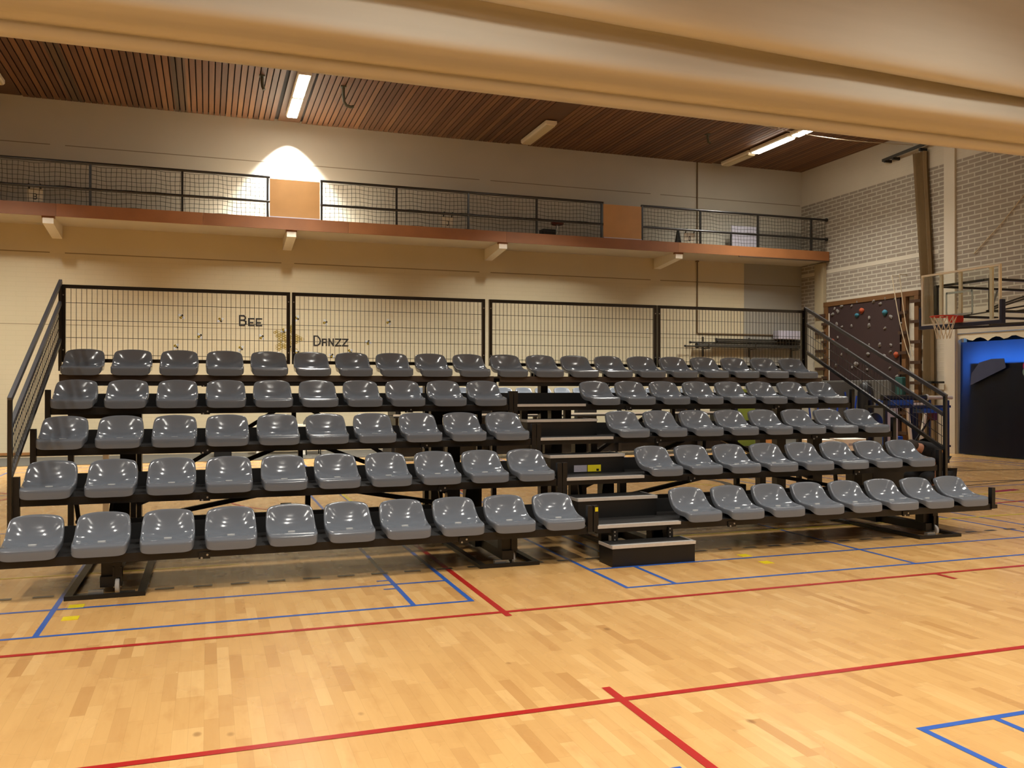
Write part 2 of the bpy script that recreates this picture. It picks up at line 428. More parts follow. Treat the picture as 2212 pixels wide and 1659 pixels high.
for cx in (.22, 7.678, -7.24, 15.14):
    for y0, sg in ((-1.021, 1), (-4.21, -1)):
        y1 = y0 + sg * 13.4
        for dx in (-3.05, -2.59, 2.59, 3.05): fl(b, cx + dx, y0 - sg * .02, cx + dx, y1)
        fl(b, cx, y0, cx, y0 + sg * 4.72); fl(b, cx, y1, cx, y1 - sg * 4.72)
        for yy in (y0, y0 + sg * .76, y0 + sg * 4.72, y1, y1 - sg * .76, y1 - sg * 4.72): fl(b, cx - 3.05, yy, cx + 3.05, yy, .04, .0014)
for cx in (.22,):
    fl(b, cx + 2.59 - .12, -.42, cx + 2.59, -.42, .03, .0016); fl(b, cx + 2.59 - .12, -.1, cx + 2.59, -.1, .03, .0016)
b.build('court_marking', M['line_blue'], floor)
b = MB()
fl(b, -12, -1.43, 18.6, -1.43, .05, .0018); fl(b, -12, -3.36, 18.6, -3.36, .05, .0018)
fl(b, 3.40, 2.4, 3.40, -1.55, .05, .0018); fl(b, 3.415, -3.16, 3.415, -14, .05, .0018)
fl(b, 7.5, -1.43, 7.5, -1.66, .05, .0018)
arc(b, 3.40, 6.0, 1.8, 0, 2 * PI, .05, .0018, 64)
arc(b, -2.4, 7.4, .9, 0, 2 * PI, .06, .0018, 48)
fl(b, 11.5, 1.95, 17, 2.6, .05, .0018); fl(b, 10.2, -.05, 18.5, 2.2, .03, .002)
b.build('court_marking', M['line_red'], floor)
b = MB(); fl(b, 3.30, 10, 3.30, 2.6, .06, .0020); fl(b, 6, 1.08, 18.8, 1.08, .05, .002); fl(b, 8.5, 7.2, 9.6, 5.0, .05, .002); fl(b, 9.0, 2.9, 18.8, 2.9, .05, .002)
fl(b, -12, 1.05, 1.6, 1.05, .025, .002)
b.build('court_marking', M['line_yellow'], floor)
b = MB(); fl(b, 13.2, 3.07, 13.85, 3.19, .12, .0026); b.build('court_marking', line_mat('magenta_red_floor_tape', '#a51f3a'), floor)
b = MB(); x = -6.0
while x < 15:
    fl(b, x, .21, x + .15, .21, .06, .0022); x += .30
fl(b, 10, 4.6, 18.9, 4.0, .05, .0022); fl(b, 11, 6.4, 18.9, 5.6, .05, .0022); fl(b, 11, 3.4, 18.9, 4.9, .04, .0022)
arc(b, 8.6, 5.9, 1.3, -.8, .8, .14, .0022, 24)
b.build('court_marking', M['line_dark'], floor)
for (x, y, lab) in ((.365, -.2, 'small square of yellow tape nearest the left base frame of the seating stand'),
                    (.374, -.57, 'small square of yellow tape between the two blue lines at the left'),
                    (6.366, -.147, 'strip of yellow tape right of the loose step, closer to the seats'),
                    (6.364, -.509, 'strip of yellow tape right of the loose step, closer to the red line')):
    o = MB().box(x - .055, y - .055, 0, x + .055, y + .055, .003).build('floor_tape', M['tape'])
    prop(o, lab, 'tape', 'yellow tape marks on the floor')

# ------------------------------------------------------------------ ceiling lamps
def lamp_unit(X, y0, y1, lit, label, energy=0, spread=118, tilt=0.0):
    L = y1 - y0
    t = thing('ceiling_lamp', (X, (y0 + y1) / 2, ZC - .12), label, 'lamp', 'tube lamps on the slatted ceiling')
    pr = [(X - .15, ZC - .02), (X - .15, ZC - .09), (X - .12, ZC - .125), (X + .12, ZC - .125), (X + .15, ZC - .09), (X + .15, ZC - .02)]
    MB().prism(pr, 'y', y0, y1).build('housing', M['lamp_white'], t)
    pr = [(X - .135, ZC - .09), (X - .11, ZC - .15), (X + .11, ZC - .15), (X + .135, ZC - .09)]
    MB().prism(pr, 'y', y0 + .05, y1 - .05).build('diffuser', M['diff_on'] if lit else M['diff_off'], t)
    if energy:
        ld = bpy.data.lights.new('tube_light', 'AREA'); ld.shape = 'RECTANGLE'; ld.size = .24; ld.size_y = L - .12
        ld.energy = energy; ld.color = (1.0, .965, .885); ld.spread = math.radians(spread)
        lo = bpy.data.objects.new('tube_light', ld); C.objects.link(lo); lo.parent = t; lo.location = (0, 0, -.045)
        lo.rotation_euler = (tilt, 0, 0)
    return t
E0 = 150
lamp_unit(3.27, 13.15, 14.62, True, 'lit tube lamp above the plywood panel, end close to the back wall', 60, 120)
lamp_unit(3.27, 11.5, 13.05, True, 'lit tube lamp just in front of the one nearest the back wall', 90)
lamp_unit(-3.1, 12.5, 14.35, False, 'unlit pale tube lamp cut by the left edge of the picture')
lamp_unit(9.58, 13.05, 14.95, False, 'unlit pale tube lamp alone in the middle of the slatted ceiling')
lamp_unit(16.07, 13.75, 15.15, False, 'unlit pale tube lamp closest to the right corner of the hall')
lamp_unit(16.07, 11.95, 13.65, True, 'lit tube lamp between an unlit lamp and a short lit stub at right', 100)
lamp_unit(16.07, 10.2, 11.85, True, 'lit tube lamp whose short end shows under the rolled curtain at right', 100)
# added spot beyond the left lamp's wall end throws the bright cone
sp = bpy.data.lights.new('wall_wash', 'SPOT'); sp.energy = 3400; sp.color = (1.0, .97, .90); sp.spot_size = math.radians(86); sp.spot_blend = .65; sp.shadow_soft_size = .05
so = bpy.data.objects.new('wall_wash', sp); C.objects.link(so); so.parent = bpy.data.objects['ceiling_lamp']; so.location = (0, 1.17, -.08)
so.rotation_euler = (math.radians(3), 0, 0)
ROWS = ((9.0, 10.5, 400, 76, 'added unseen behind the rolled curtain nearest the gallery'), (5.0, 6.5, 60, 112, 'added unseen behind the rolled curtain over the stand'),  # these two rows are added, unseen, to brighten back wall and floor
        (-3.6, -2.0, 125, 118, 'over the court in front of the stand'), (-8.2, -6.6, 200, 118, 'above the camera'), (-13.0, -11.4, 200, 124, 'behind the camera'))
for ya, yb, en, spr, rowname in ROWS:
    for xi, X in enumerate(STRIPX):
        lamp_unit(X, ya, yb, True, 'lit tube lamp %s, %s from the left' % (rowname, ORD[xi]), en * (.55 if X > 15 and ya > 0 else 1), spr, math.radians(26) if ya == 9.0 else 0.0)

# ------------------------------------------------------------------ rolled-up divider curtain across the hall
prof = [(1.12, 8.47), (1.12, 4.76), (1.05, 4.735), (.98, 4.735), (.95, 4.76), (.945, 4.80), (.955, 4.835), (.985, 4.855), (.99, 4.866), (.955, 4.88), (.94, 4.895),
        (.925, 4.915), (.86, 4.93), (.75, 4.935), (.66, 4.955), (.615, 5.0), (.61, 5.06), (.645, 5.14), (.71, 5.25), (.785, 5.37), (.85, 5.48), (.89, 5.56),
        (.89, 5.59), (.84, 5.56), (.76, 5.49), (.68, 5.455), (.60, 5.445), (.545, 5.47), (.515, 5.53), (.515, 5.61), (.54, 5.76), (.59, 5.98), (.65, 6.22), (.72, 6.5), (.79, 6.8), (.85, 7.1), (.90, 7.5), (.94, 8.0), (.95, 8.47)]
NX = 110; rows = []
for i in range(NX + 1):
    X = XL + .02 + (XR - XL - .04) * i / NX; row = []
    for j, (y, z) in enumerate(prof):
        a = .012 * math.sin(X * .9 + j * .13) + .008 * math.sin(X * 2.3 + 1 + j * .21)
        k = 1.0 if 10 < j < len(prof) - 3 else .25
        tl = (.06 - .0243 * (X - 4.1)) * max(0, min(1, (j - 17) / 5)) if z < 8.2 else 0      # the upper fold sags towards the right
        row.append((X, y + a * k, z + tl + (.6 * a * k if z < 8 else 0)))
    rows.append(row)
o = MB().grid(rows).build('rolled_curtain', M['drape'], smooth=60)
prop(o, 'off-white rolled-up divider curtain hanging in folds across the whole hall', 'curtain')

# ------------------------------------------------------------------ gallery along the back wall
GY0, GZ = 14.2, 5.76
gal = MB().box(XL, GY0, 5.50, XR, YB, 5.74).build('gallery_slab', M['plaster'], kind='structure')
cuts = [-16, -11, -6.3, -1.9, 1.2, 4.6, 8.75, 13.9, 19.08]
for i in range(len(cuts) - 1):
    MB().box(cuts[i], GY0 - .035, 5.49 if cuts[i] < 13 else 5.50, cuts[i + 1] - .004, GY0 - .001, 5.775).build('fascia_board', M['fascia'] if i % 2 else M['fascia_b'], gal)
MB().box(cuts[-2] + 2.0, GY0 - .037, 5.47, XR - .02, GY0 - .001, 5.50).build('fascia_batten', M['darkbrown_wood'], gal)
for i, X in enumerate((-7.4, -2.07, 3.23, 8.67, 13.95)):
    o = MB().prism([(GY0 + .02, 5.50), (GY0 + .02, 5.33), (YB, 5.19), (YB, 5.50)], 'x', X - .11, X + .11).build('gallery_corbel', M['white_paint'])
    MB().box(X - .13, GY0 + .01, 5.455, X + .13, GY0 + .12, 5.50).build('wood_packer', M['fascia_b'], o)
    prop(o, 'white sloping concrete corbel under the gallery, ' + ['outermost at the far left', 'under the letter B sign', 'below the left plywood panel', 'below the round stool', 'nearest the right wall'][i], 'corbel', 'corbels carrying the gallery')
def railing(x0, x1, posts, label, endcap=False):
    t = thing('gallery_railing', ((x0 + x1) / 2, GY0 + .03, GZ), label, 'railing', 'black railings along the gallery')
    y = GY0 + .03
    for X in posts: MB().box(X - .025, y - .025, 5.70, X + .025, y + .025, 6.76).build('post', M['railing'], t)
    for z in (6.745, 6.155):
        o = MB().tube([(x0 - .03, y, z), (x1 + .03, y, z)], .033, 10).build('rail', M['railing'], t, smooth=50)
        if endcap: MB().tube([(x1 + .0, y, z), (x1 + .05, y, z)], .055, 12).build('rail_cap', M['railing'], o, smooth=50)
    b = MB(); yy = y + .05; nx = int((x1 - x0) / .105); ph = random.random() * 6
    def P(X, z): return (X, yy + .015 * math.sin(X * 3 + z * 4 + ph), z + .012 * math.sin(X * 4.1 + ph) + .010 * math.sin(X * 9.3 + z * 3))
    for i in range(nx + 1):
        X = x0 + (x1 - x0) * i / nx; b.tube([P(X + .008 * math.sin(z * 7 + i), z) for z in [5.77 + .93 * k / 7 for k in range(8)]], .0058, 3)
    for k in range(10):
        z = 5.785 + .915 * k / 9
        b.tube([P(x0 + (x1 - x0) * i / (nx * 1), z) for i in range(nx + 1)], .0058, 3)
    b.build('net', M['net'], t)
    return t
railing(-5.1, 2.69, [-5.1, -3.17, -1.216, .738, 2.665], 'black gallery railing with net, left of the left plywood panel')
railing(3.95, 11.55, [3.95, 5.82, 7.715, 9.62, 11.53], 'black gallery railing with net between the two plywood panels')
railing(12.78, 19.0, [12.78, 14.646, 16.585, 18.473], 'black gallery railing with net running to the right wall', True)
for x0, x1, lab in ((2.715, 3.905, 'plywood panel closing a gap in the gallery railing under the bright wall spot'), (11.575, 12.742, 'plywood panel closing the right-hand gap in the gallery railing')):
    t = thing('plywood_panel', ((x0 + x1) / 2, GY0, 5.78), lab, 'panel', 'plywood panels on the gallery')
    MB().box(x0, GY0 - .0, 5.80, x1, GY0 + .02, 6.71).build('board', M['ply'], t)
    MB().box(x0, GY0 - .02, 5.765, x1, GY0 + .03, 5.80).build('bottom_strip', M['lavender'], t)
def strokes(b, segs, y, w, mi=0, d=.006):
    for k_, (x0, z0, x1, z1) in enumerate(segs):
        d += .0004
        p, q = Vector((x0, 0, z0)), Vector((x1, 0, z1)); dd = (q - p).normalized() * w * .5
        p -= dd; q += dd; nn = Vector((-dd.z, 0, dd.x))
        vs = [(p - nn), (q - nn), (q + nn), (p + nn)]
        b.add([(v.x, y - d, v.z) for v in vs] + [(v.x, y, v.z) for v in vs], [(0,1,2,3),(4,7,6,5),(0,4,5,1),(1,5,6,2),(2,6,7,3),(3,7,4,0)], mi)
def poly_segs(pts): return [(*pts[i], *pts[i + 1]) for i in range(len(pts) - 1)]
GLY = {'B': poly_segs([(0, 0), (0, 1), (.6, 1), (.8, .85), (.8, .65), (.6, .52), (0, .52)]) + poly_segs([(.6, .52), (.85, .38), (.85, .14), (.6, 0), (0, 0)]),
       'J': poly_segs([(.1, 1), (.7, 1), (.7, .15), (.5, 0), (.25, 0), (.1, .14)]),
       '0': poly_segs([(.15, 0), (.65, 0), (.75, .12), (.75, .88), (.65, 1), (.15, 1), (.05, .88), (.05, .12), (.15, 0)])}
for (x0, x1, z0, z1, g, lab) in ((-2.50, -2.19, 5.83, 6.11, 'B', 'white square sign with the letter B hung behind the gallery railing'),
                            (7.03, 7.33, 5.83, 6.09, 'J', 'white square sign with a J shape hung behind the gallery railing'),
                            (14.17, 14.52, 5.83, 6.09, '0', 'white square sign with a 0 hung behind the gallery railing')):
    t = thing('hanging_sign', ((x0 + x1) / 2, GY0 + .12, z0), lab, 'sign', 'lettered signs hung on the gallery railing')
    MB().box(x0, GY0 + .11, z0, x1, GY0 + .13, z1).build('panel', M['paper'], t)
    b = MB(); cx = (x0 + x1) / 2 - .03; hh = (z1 - z0) * .42; zb = z0 + .04
    strokes(b, [(cx + a * .075, zb + q * hh, cx + c * .075, zb + d * hh) for a, q, c, d in GLY[g]], GY0 + .11, .016)
    b.build('letter', M['black_letter'], t)
    for xx in (x0 + .04, x1 - .04): MB().tube([(xx, GY0 + .12, z1), (xx, GY0 + .10, 6.12), (xx, GY0 + .03, 6.20)], .018, 6).build('strap', M['black_plastic'], t)
t = thing('bar_stool', (10.43, 14.75, 5.74), 'round stool with dark red seat and chrome leg on the gallery', 'stool')
MB().lathe([(.16, 6.16), (.18, 6.18), (.18, 6.22), (.15, 6.245), (.01, 6.25)], (10.43, 14.75, 0)).build('seat', M['red_cushion'], t, smooth=50)
MB().tube([(10.43, 14.75, 5.75), (10.43, 14.75, 6.17)], .022, 10).build('leg', M['chrome'], t, smooth=50)
MB().lathe([(.17, 5.74), (.17, 5.755), (.03, 5.775)], (10.43, 14.75, 0)).build('base', M['chrome'], t, smooth=50)
o = MB().box(10.10, 15.0, 5.74, 10.5, 15.3, 6.08).build('speaker_box', M['black_plastic'], bevel=.01); prop(o, 'small dark box on the gallery behind the round stool', 'box')
t = thing('white_board', (16.7, 15.1, 5.74), 'pale lavender board standing on the gallery near the right wall', 'board')
MB().box(16.25, 15.08, 5.74, 17.2, 15.11, 6.56).build('panel', M['lavender'], t); MB().box(16.22, 15.07, 5.74, 16.25, 15.12, 6.3).build('edge_strip', M['black_plastic'], t)
o = MB().prism([(13.98, 5.74), (14.16, 5.74), (14.09, 6.18), (14.06, 6.18)], 'y', 14.45, 14.55).build('folded_stand', M['black_plastic']); prop(o, 'narrow black folded stand beside the 0 sign on the gallery', 'stand')

# ceiling hooks, cable, pipes
for (X, Y, lab, pts) in ((4.2, 12.3, 'curved grey-green hook hanging from the slats right of the lit lamp', [(0, 0, 0), (0, 0, -.2), (.02, .02, -.36), (.08, .04, -.43), (.17, .05, -.45), (.24, .05, -.43)]),
                         (2.42, 12.2, 'curved grey-green hook hanging from the slats left of the lit lamp', [(0, 0, 0), (0, -.02, -.15), (.01, -.05, -.27), (.04, -.07, -.34)]),
                         (14.0, 12.8, 'small dark hook hanging from the slats left of the right lamp row', [(0, 0, 0), (0, 0, -.12), (.03, .02, -.22), (.10, .03, -.24)])):
    t = thing('ceiling_hook', (X, Y, ZC), lab, 'hook', 'hooks hanging from the ceiling')
    MB().tube([(X + a, Y + b_, ZC + c + .01) for a, b_, c in pts], .035, 8).build('hook', M['ceil_hook'], t, smooth=60)
    MB().box(X - .06, Y - .06, ZC - .03, X + .06, Y + .06, ZC + .005).build('plate', M['ceil_hook'], t)
pts = [Vector((10.9, 10.2, 8.43))]
for i in range(1, 13):
    s = i / 12; pts.append(Vector((10.9 + 8.1 * s, 10.2 + .55 * s, 8.43 - .62 * math.sin(PI * min(1, s * 1.0)) * .45 - .32 * s)))
o = MB().tube(pts, .010, 5).build('ceiling_cable', M['rope'], smooth=60); prop(o, 'thin pale cable sagging below the ceiling in front of the right lamp row', 'cable')
o = MB().tube([(15.3, YB - .03, 8.49), (15.3, YB - .03, 5.74)], .02, 8).build('wall_pipe', M['pipe'], smooth=50); prop(o, 'thin brown pipe running up the back wall above the gallery', 'pipe')
t = thing('wall_pipe', (15.3, YB - .03, 3.3), 'thin brown pipe on the back wall below the gallery, turning right at its foot', 'pipe')
MB().tube([(15.3, YB - .03, 5.50), (15.3, YB - .03, 3.33), (15.33, YB - .03, 3.30), (18.9, YB - .03, 3.30)], .02, 8).build('pipe_run', M['pipe'], t, smooth=50)
MB().lathe([(.05, 5.46), (.05, 5.50)], (15.3, YB - .03, 0)).build('pipe_collar', M['pipe'], t)

# ------------------------------------------------------------------ wall lettering, bees and honeycomb
WY = YB - .002
SG = {'B': poly_segs([(0, 0), (0, 1), (.62, 1), (.86, .86), (.86, .68), (.62, .53), (0, .53)]) + poly_segs([(.62, .53), (.95, .40), (.95, .15), (.66, 0), (0, 0)]),
      'E': poly_segs([(1, 1), (0, 1), (0, 0), (1, 0)]) + [(0, .42, .75, .42)],
      'D': poly_segs([(0, 0), (0, 1), (.5, 1), (.85, .72), (.95, .45), (.85, .18), (.5, 0), (0, 0)]),
      'A': poly_segs([(0, 0), (0, .95), (.9, .95), (.9, 0)]) + [(0, .45, .9, .45)],
      'N': poly_segs([(0, 0), (0, 1), (.95, 0), (.95, 1)]), 'Z': poly_segs([(0, 1), (1, 1), (0, 0), (1, 0)])}
def word(name, z, letters, label):
    t = thing(name, (letters[0][1], WY, z), label, 'lettering')
    for ch, x0, wd, h in letters:
        b = MB(); strokes(b, [(x0 + a * wd, z + q * h, x0 + c * wd, z + d * h) for a, q, c, d in SG[ch]], WY, .036); b.build('letter', M['black_letter'], t)
word('wall_lettering', 3.235, [('B', 2.07, .155, .24), ('E', 2.29, .125, .17), ('E', 2.475, .125, .17)], 'black word BEE in tall capitals painted on the back wall')
word('wall_lettering', 2.755, [('D', 3.92, .165, .24), ('A', 4.135, .105, .17), ('N', 4.30, .115, .17), ('Z', 4.475, .13, .17), ('Z', 4.655, .13, .17)], 'black word DANZZ painted on the back wall right of the honeycomb')
b = MB(); rr = .036; n_ = 0
for i in range(-14, 15):
    for j in range(-14, 15):
        cx, cz = 3.25 + i * rr * 1.5, 2.88 + (j + (i % 2) * .5) * rr * 1.732
        d = math.hypot((cx - 3.25) / .40, (cz - 2.88) / .40)
        if d < .80 + .22 * math.sin(math.atan2(cz - 2.88, cx - 3.25) * 5 + 1) and random.random() > .12:
            hx = [(math.cos(k * PI / 3), math.sin(k * PI / 3)) for k in range(6)]; ii = (1, 0)[random.random() < .25]
            ro, ri = rr * 1.0, rr * (.45 if ii else .72)
            y_ = WY - .001 - .0002 * (i % 2)
            b.add([(cx + ro * a, y_, cz + ro * c) for a, c in hx] + [(cx + ri * a, y_, cz + ri * c) for a, c in hx], [(k, (k + 1) % 6, 6 + (k + 1) % 6, 6 + k) for k in range(6)])
o = b.build('honeycomb_painting', simple('ochre_honeycomb_paint', '#8f7a34', .8, 0, .3, 14)); prop(o, 'ochre honeycomb patch painted on the back wall between the two words', 'painting')
def bee_mesh():
    b = MB()
    b.ball((0, 0, 0), .045, 10, 6, (.75, .12, 1.1), 0)
    for k in (-1, 1): b.box(-.033, -.0065, k * .02 - .007, .033, .0, k * .02 + .007, 1)
    b.ball((0, -.001, .055), .025, 8, 6, (1, .2, 1), 1)
    for s in (-1, 1): b.ball((s * .048, -.001, .022), .042, 8, 5, (1, .08, .7), 2)
    return b
beeM = [simple('bee_yellow', '#b69a2c', .7), M['black_letter'], simple('bee_wing', '#b9bec4', .6)]
bees = [(.68, 3.40, .6, 'bee sticker highest at the far left of the back wall'), (1.594, 3.37, 2.6, 'bee sticker close left of the word BEE'),
        (1.102, 2.93, .9, 'bee sticker in the middle of the left group on the back wall'), (.553, 2.68, 2.2, 'bee sticker lowest at the far left of the back wall'),
        (2.591, 2.93, .8, 'bee sticker just below the end of the word BEE'), (2.084, 2.66, 2.3, 'bee sticker low between the word BEE and the seats'),
        (3.14, 3.135, 2.8, 'bee sticker on the upper part of the honeycomb'), (3.46, 3.45, 2.0, 'bee sticker above the honeycomb beside the fence post'),
        (3.26, 2.70, 1.4, 'bee sticker on the lower middle of the honeycomb'), (3.47, 2.55, 1.0, 'bee sticker at the lower right edge of the honeycomb'),
        (4.184, 3.35, 1.2, 'bee sticker above the word DANZZ'), (4.364, 2.47, .4, 'bee sticker below the letter A of the word DANZZ'),
        (4.83, 2.62, 2.4, 'bee sticker below the last letter of the word DANZZ'), (5.322, 2.84, .3, 'bee sticker right of the word DANZZ'),
        (5.854, 3.40, 1.1, 'bee sticker farthest right and high on the back wall')]
proto = None
for X, Z, a, lab in bees:
    if proto is None: o = proto = bee_mesh().build('bee_sticker', beeM, smooth=60)
    else: o = proto.copy(); C.objects.link(o)
    o.location = (X, WY - .004, Z); o.rotation_euler = (0, a, 0); prop(o, lab, 'sticker', 'bee stickers on the back wall')

# pole store on the back wall at right
for (z, x0, x1, r, y, lab) in ((2.93, 15.2, 18.95, .06, .22, 'thick dark pole lying on the wall hooks, lowest of the stack'), (2.90, 14.75, 18.9, .022, .30, 'long thin dark pole sticking out farthest left on the wall hooks'),
                       (3.02, 15.0, 18.9, .025, .16, 'thin dark pole just above the thick one on the wall hooks'), (3.07, 15.86, 18.95, .03, .25, 'grey pole with a dark end plate on the wall hooks'), (3.13, 15.9, 18.95, .025, .16, 'grey pole on the wall hooks under the white box')):
    t = thing('wall_pole', ((x0 + x1) / 2, YB - y, z), lab, 'pole', 'poles stored on the back wall')
    MB().tube([(x0, YB - y, z), (x1, YB - y, z)], r, 10).build('pole', M['greypole'], t, smooth=50)
    MB().tube([(x0 - .05, YB - y, z), (x0, YB - y, z)], r * 1.5, 10).build('pole_cap', M['black_plastic'], t, smooth=50)
for i, X in enumerate((15.5, 17.15, 18.7)):
    o = MB().bar((X, YB - .005, 2.84), (X, YB - .38, 2.84), .04).bar((X, YB - .36, 2.84), (X, YB - .36, 2.98), .03).box(X - .03, YB - .02, 2.6, X + .03, YB, 3.2).build('wall_hook', M['greypole'])
    prop(o, 'dark steel wall hook carrying the stored poles, %s from the left' % ORD[i], 'hook', 'hooks under the stored poles')
o = MB().box(17.95, YB - .42, 3.16, 18.75, YB - .10, 3.42).build('white_box', M['lavender'], bevel=.015); prop(o, 'long white box lying on the poles at the back wall', 'box')

# ------------------------------------------------------------------ the telescopic seating stand
PITCH = .5; ROWY = [0, .7646, 1.5201, 2.2974, 2.9343]; D = [.345, .726, 1.100, 1.463, 1.815]
LX0, LX1, RX0, RX1 = -.212, 4.745, 4.83, 9.79
# one moulded bucket seat: shell surface with a rolled-over skirt
def seat_shell():
    cen = [(-.012, .076), (.002, .089), (.04, .091), (.10, .083), (.17, .077), (.24, .079), (.295, .094), (.335, .130), (.358, .175), (.372, .220), (.382, .257), (.388, .284)]
    edg = [(-.012, .076), (.002, .089), (.04, .094), (.10, .096), (.16, .102), (.215, .115), (.260, .138), (.297, .170), (.325, .203), (.348, .235), (.366, .258), (.379, .268)]
    hw = [.180, .188, .194, .198, .200, .200, .199, .197, .194, .188, .178, .158]
    NV = 13; rows = []
    for i in range(12):
        row = []
        for j in range(NV):
            v = -1 + 2 * j / (NV - 1); a = abs(v) ** 2.6
            row.append(Vector((v * hw[i], cen[i][0] * (1 - a) + edg[i][0] * a, cen[i][1] * (1 - a) + edg[i][1] * a)))
        rows.append(row)
    b = MB(); b.grid([[tuple(p) for p in r] for r in rows])
    n = len(rows); loop = [(0, j) for j in range(NV)] + [(i, NV - 1) for i in range(1, n)] + [(n - 1, j) for j in range(NV - 2, -1, -1)] + [(i, 0) for i in range(n - 2, 0, -1)]
    L = len(loop); pts = [rows[i][j] for i, j in loop]
    def outward(k):
        i, j = loop[k]
        if i == 0: o = Vector((0, -1, 0)) if 1 < j < NV - 2 else Vector((-.6 if j < 3 else .6, -.8, 0))
        elif i >= n - 1: o = Vector(((j - 6) / 8.0, .15, 1))
        elif i >= n - 4: o = Vector((1 if j else -1, .0, .35 + .25 * (i - n + 4)))
        else: o = Vector((1 if j else -1, 0, 0))
        return o.normalized()
    def sk(k):
        i, j = loop[k]; t = i / (n - 1)
        if t < .35: return Vector((0, 0, -1)), ((.086 if 1 < j < NV - 2 else .083 if 0 < j < NV - 1 else .074) if i == 0 else .070 if i == 1 else .052)
        s = min(1, (t - .35) / .45); d = Vector((0, s, -(1 - s) - .25 * s)).normalized()
        return d, .054 - .006 * s
    r1, r2, r3 = [], [], []
    for k in range(L):
        o = outward(k); d, l = sk(k); p = pts[k]
        r1.append(p + o * .010 + d * .004); r2.append(p + o * .014 + d * .016); r3.append(p + o * (.012 - .012 * 0) + d * l)
    base = len(b.v); idx0 = [i * NV + j for i, j in loop]
    b.v += [tuple(p) for p in r1 + r2 + r3]
    for k in range(L):
        q = (k + 1) % L; A = [idx0, [base + m for m in range(L)], [base + L + m for m in range(L)], [base + 2*L + m for m in range(L)]]
        for u in range(3): b.f.append((A[u][q], A[u][k], A[u + 1][k], A[u + 1][q])); b.m.append(0)
    return b
seat0 = thing('bucket_seat', (0, 0, 0), 'x', 'seat', 'grey bucket seats on the stand')
sh = seat_shell().build('shell', M['seat'], seat0, smooth=175, sub=1)
b = MB(); N = 14; pl = []
for k in range(N):
    a = 2 * PI * k / N; pl.append((.030 * max(-1, min(1, 1.35 * math.cos(a))) , .185 + .012 * math.sin(a)))
b.prism(pl, 'z', .074, .0835); b.build('number_plate', M['plate'], seat0)
MB().box(-.13, .06, 0, .13, .10, .075).box(-.13, .22, 0, .13, .27, .075).box(-.02, .10, .06, .02, .22, .075).build('mounting_foot', M['steel'], seat0)
ROWN = ['front', 'second', 'third', 'fourth', 'top']
first = True
for r in range(5):
    for i in range(20):
        if r < 4 and i in (10, 11): continue
        left = i < 10
        k = i if left else (i - 12 if r < 4 else i - 10)
        o = seat0 if first else copy_tree(seat0); first = False
        o.location = (i * PITCH + (.007 if not left else 0), ROWY[r], D[r])
        side = ('left of the aisle' if left else 'right of the aisle') if r < 4 else ('left half of stand' if left else 'right half of stand')
        prop(o, 'grey bucket seat, %s from the left in the %s row, %s' % (ORD[k], ROWN[r], side), 'seat', 'grey bucket seats, %s row' % ROWN[r])

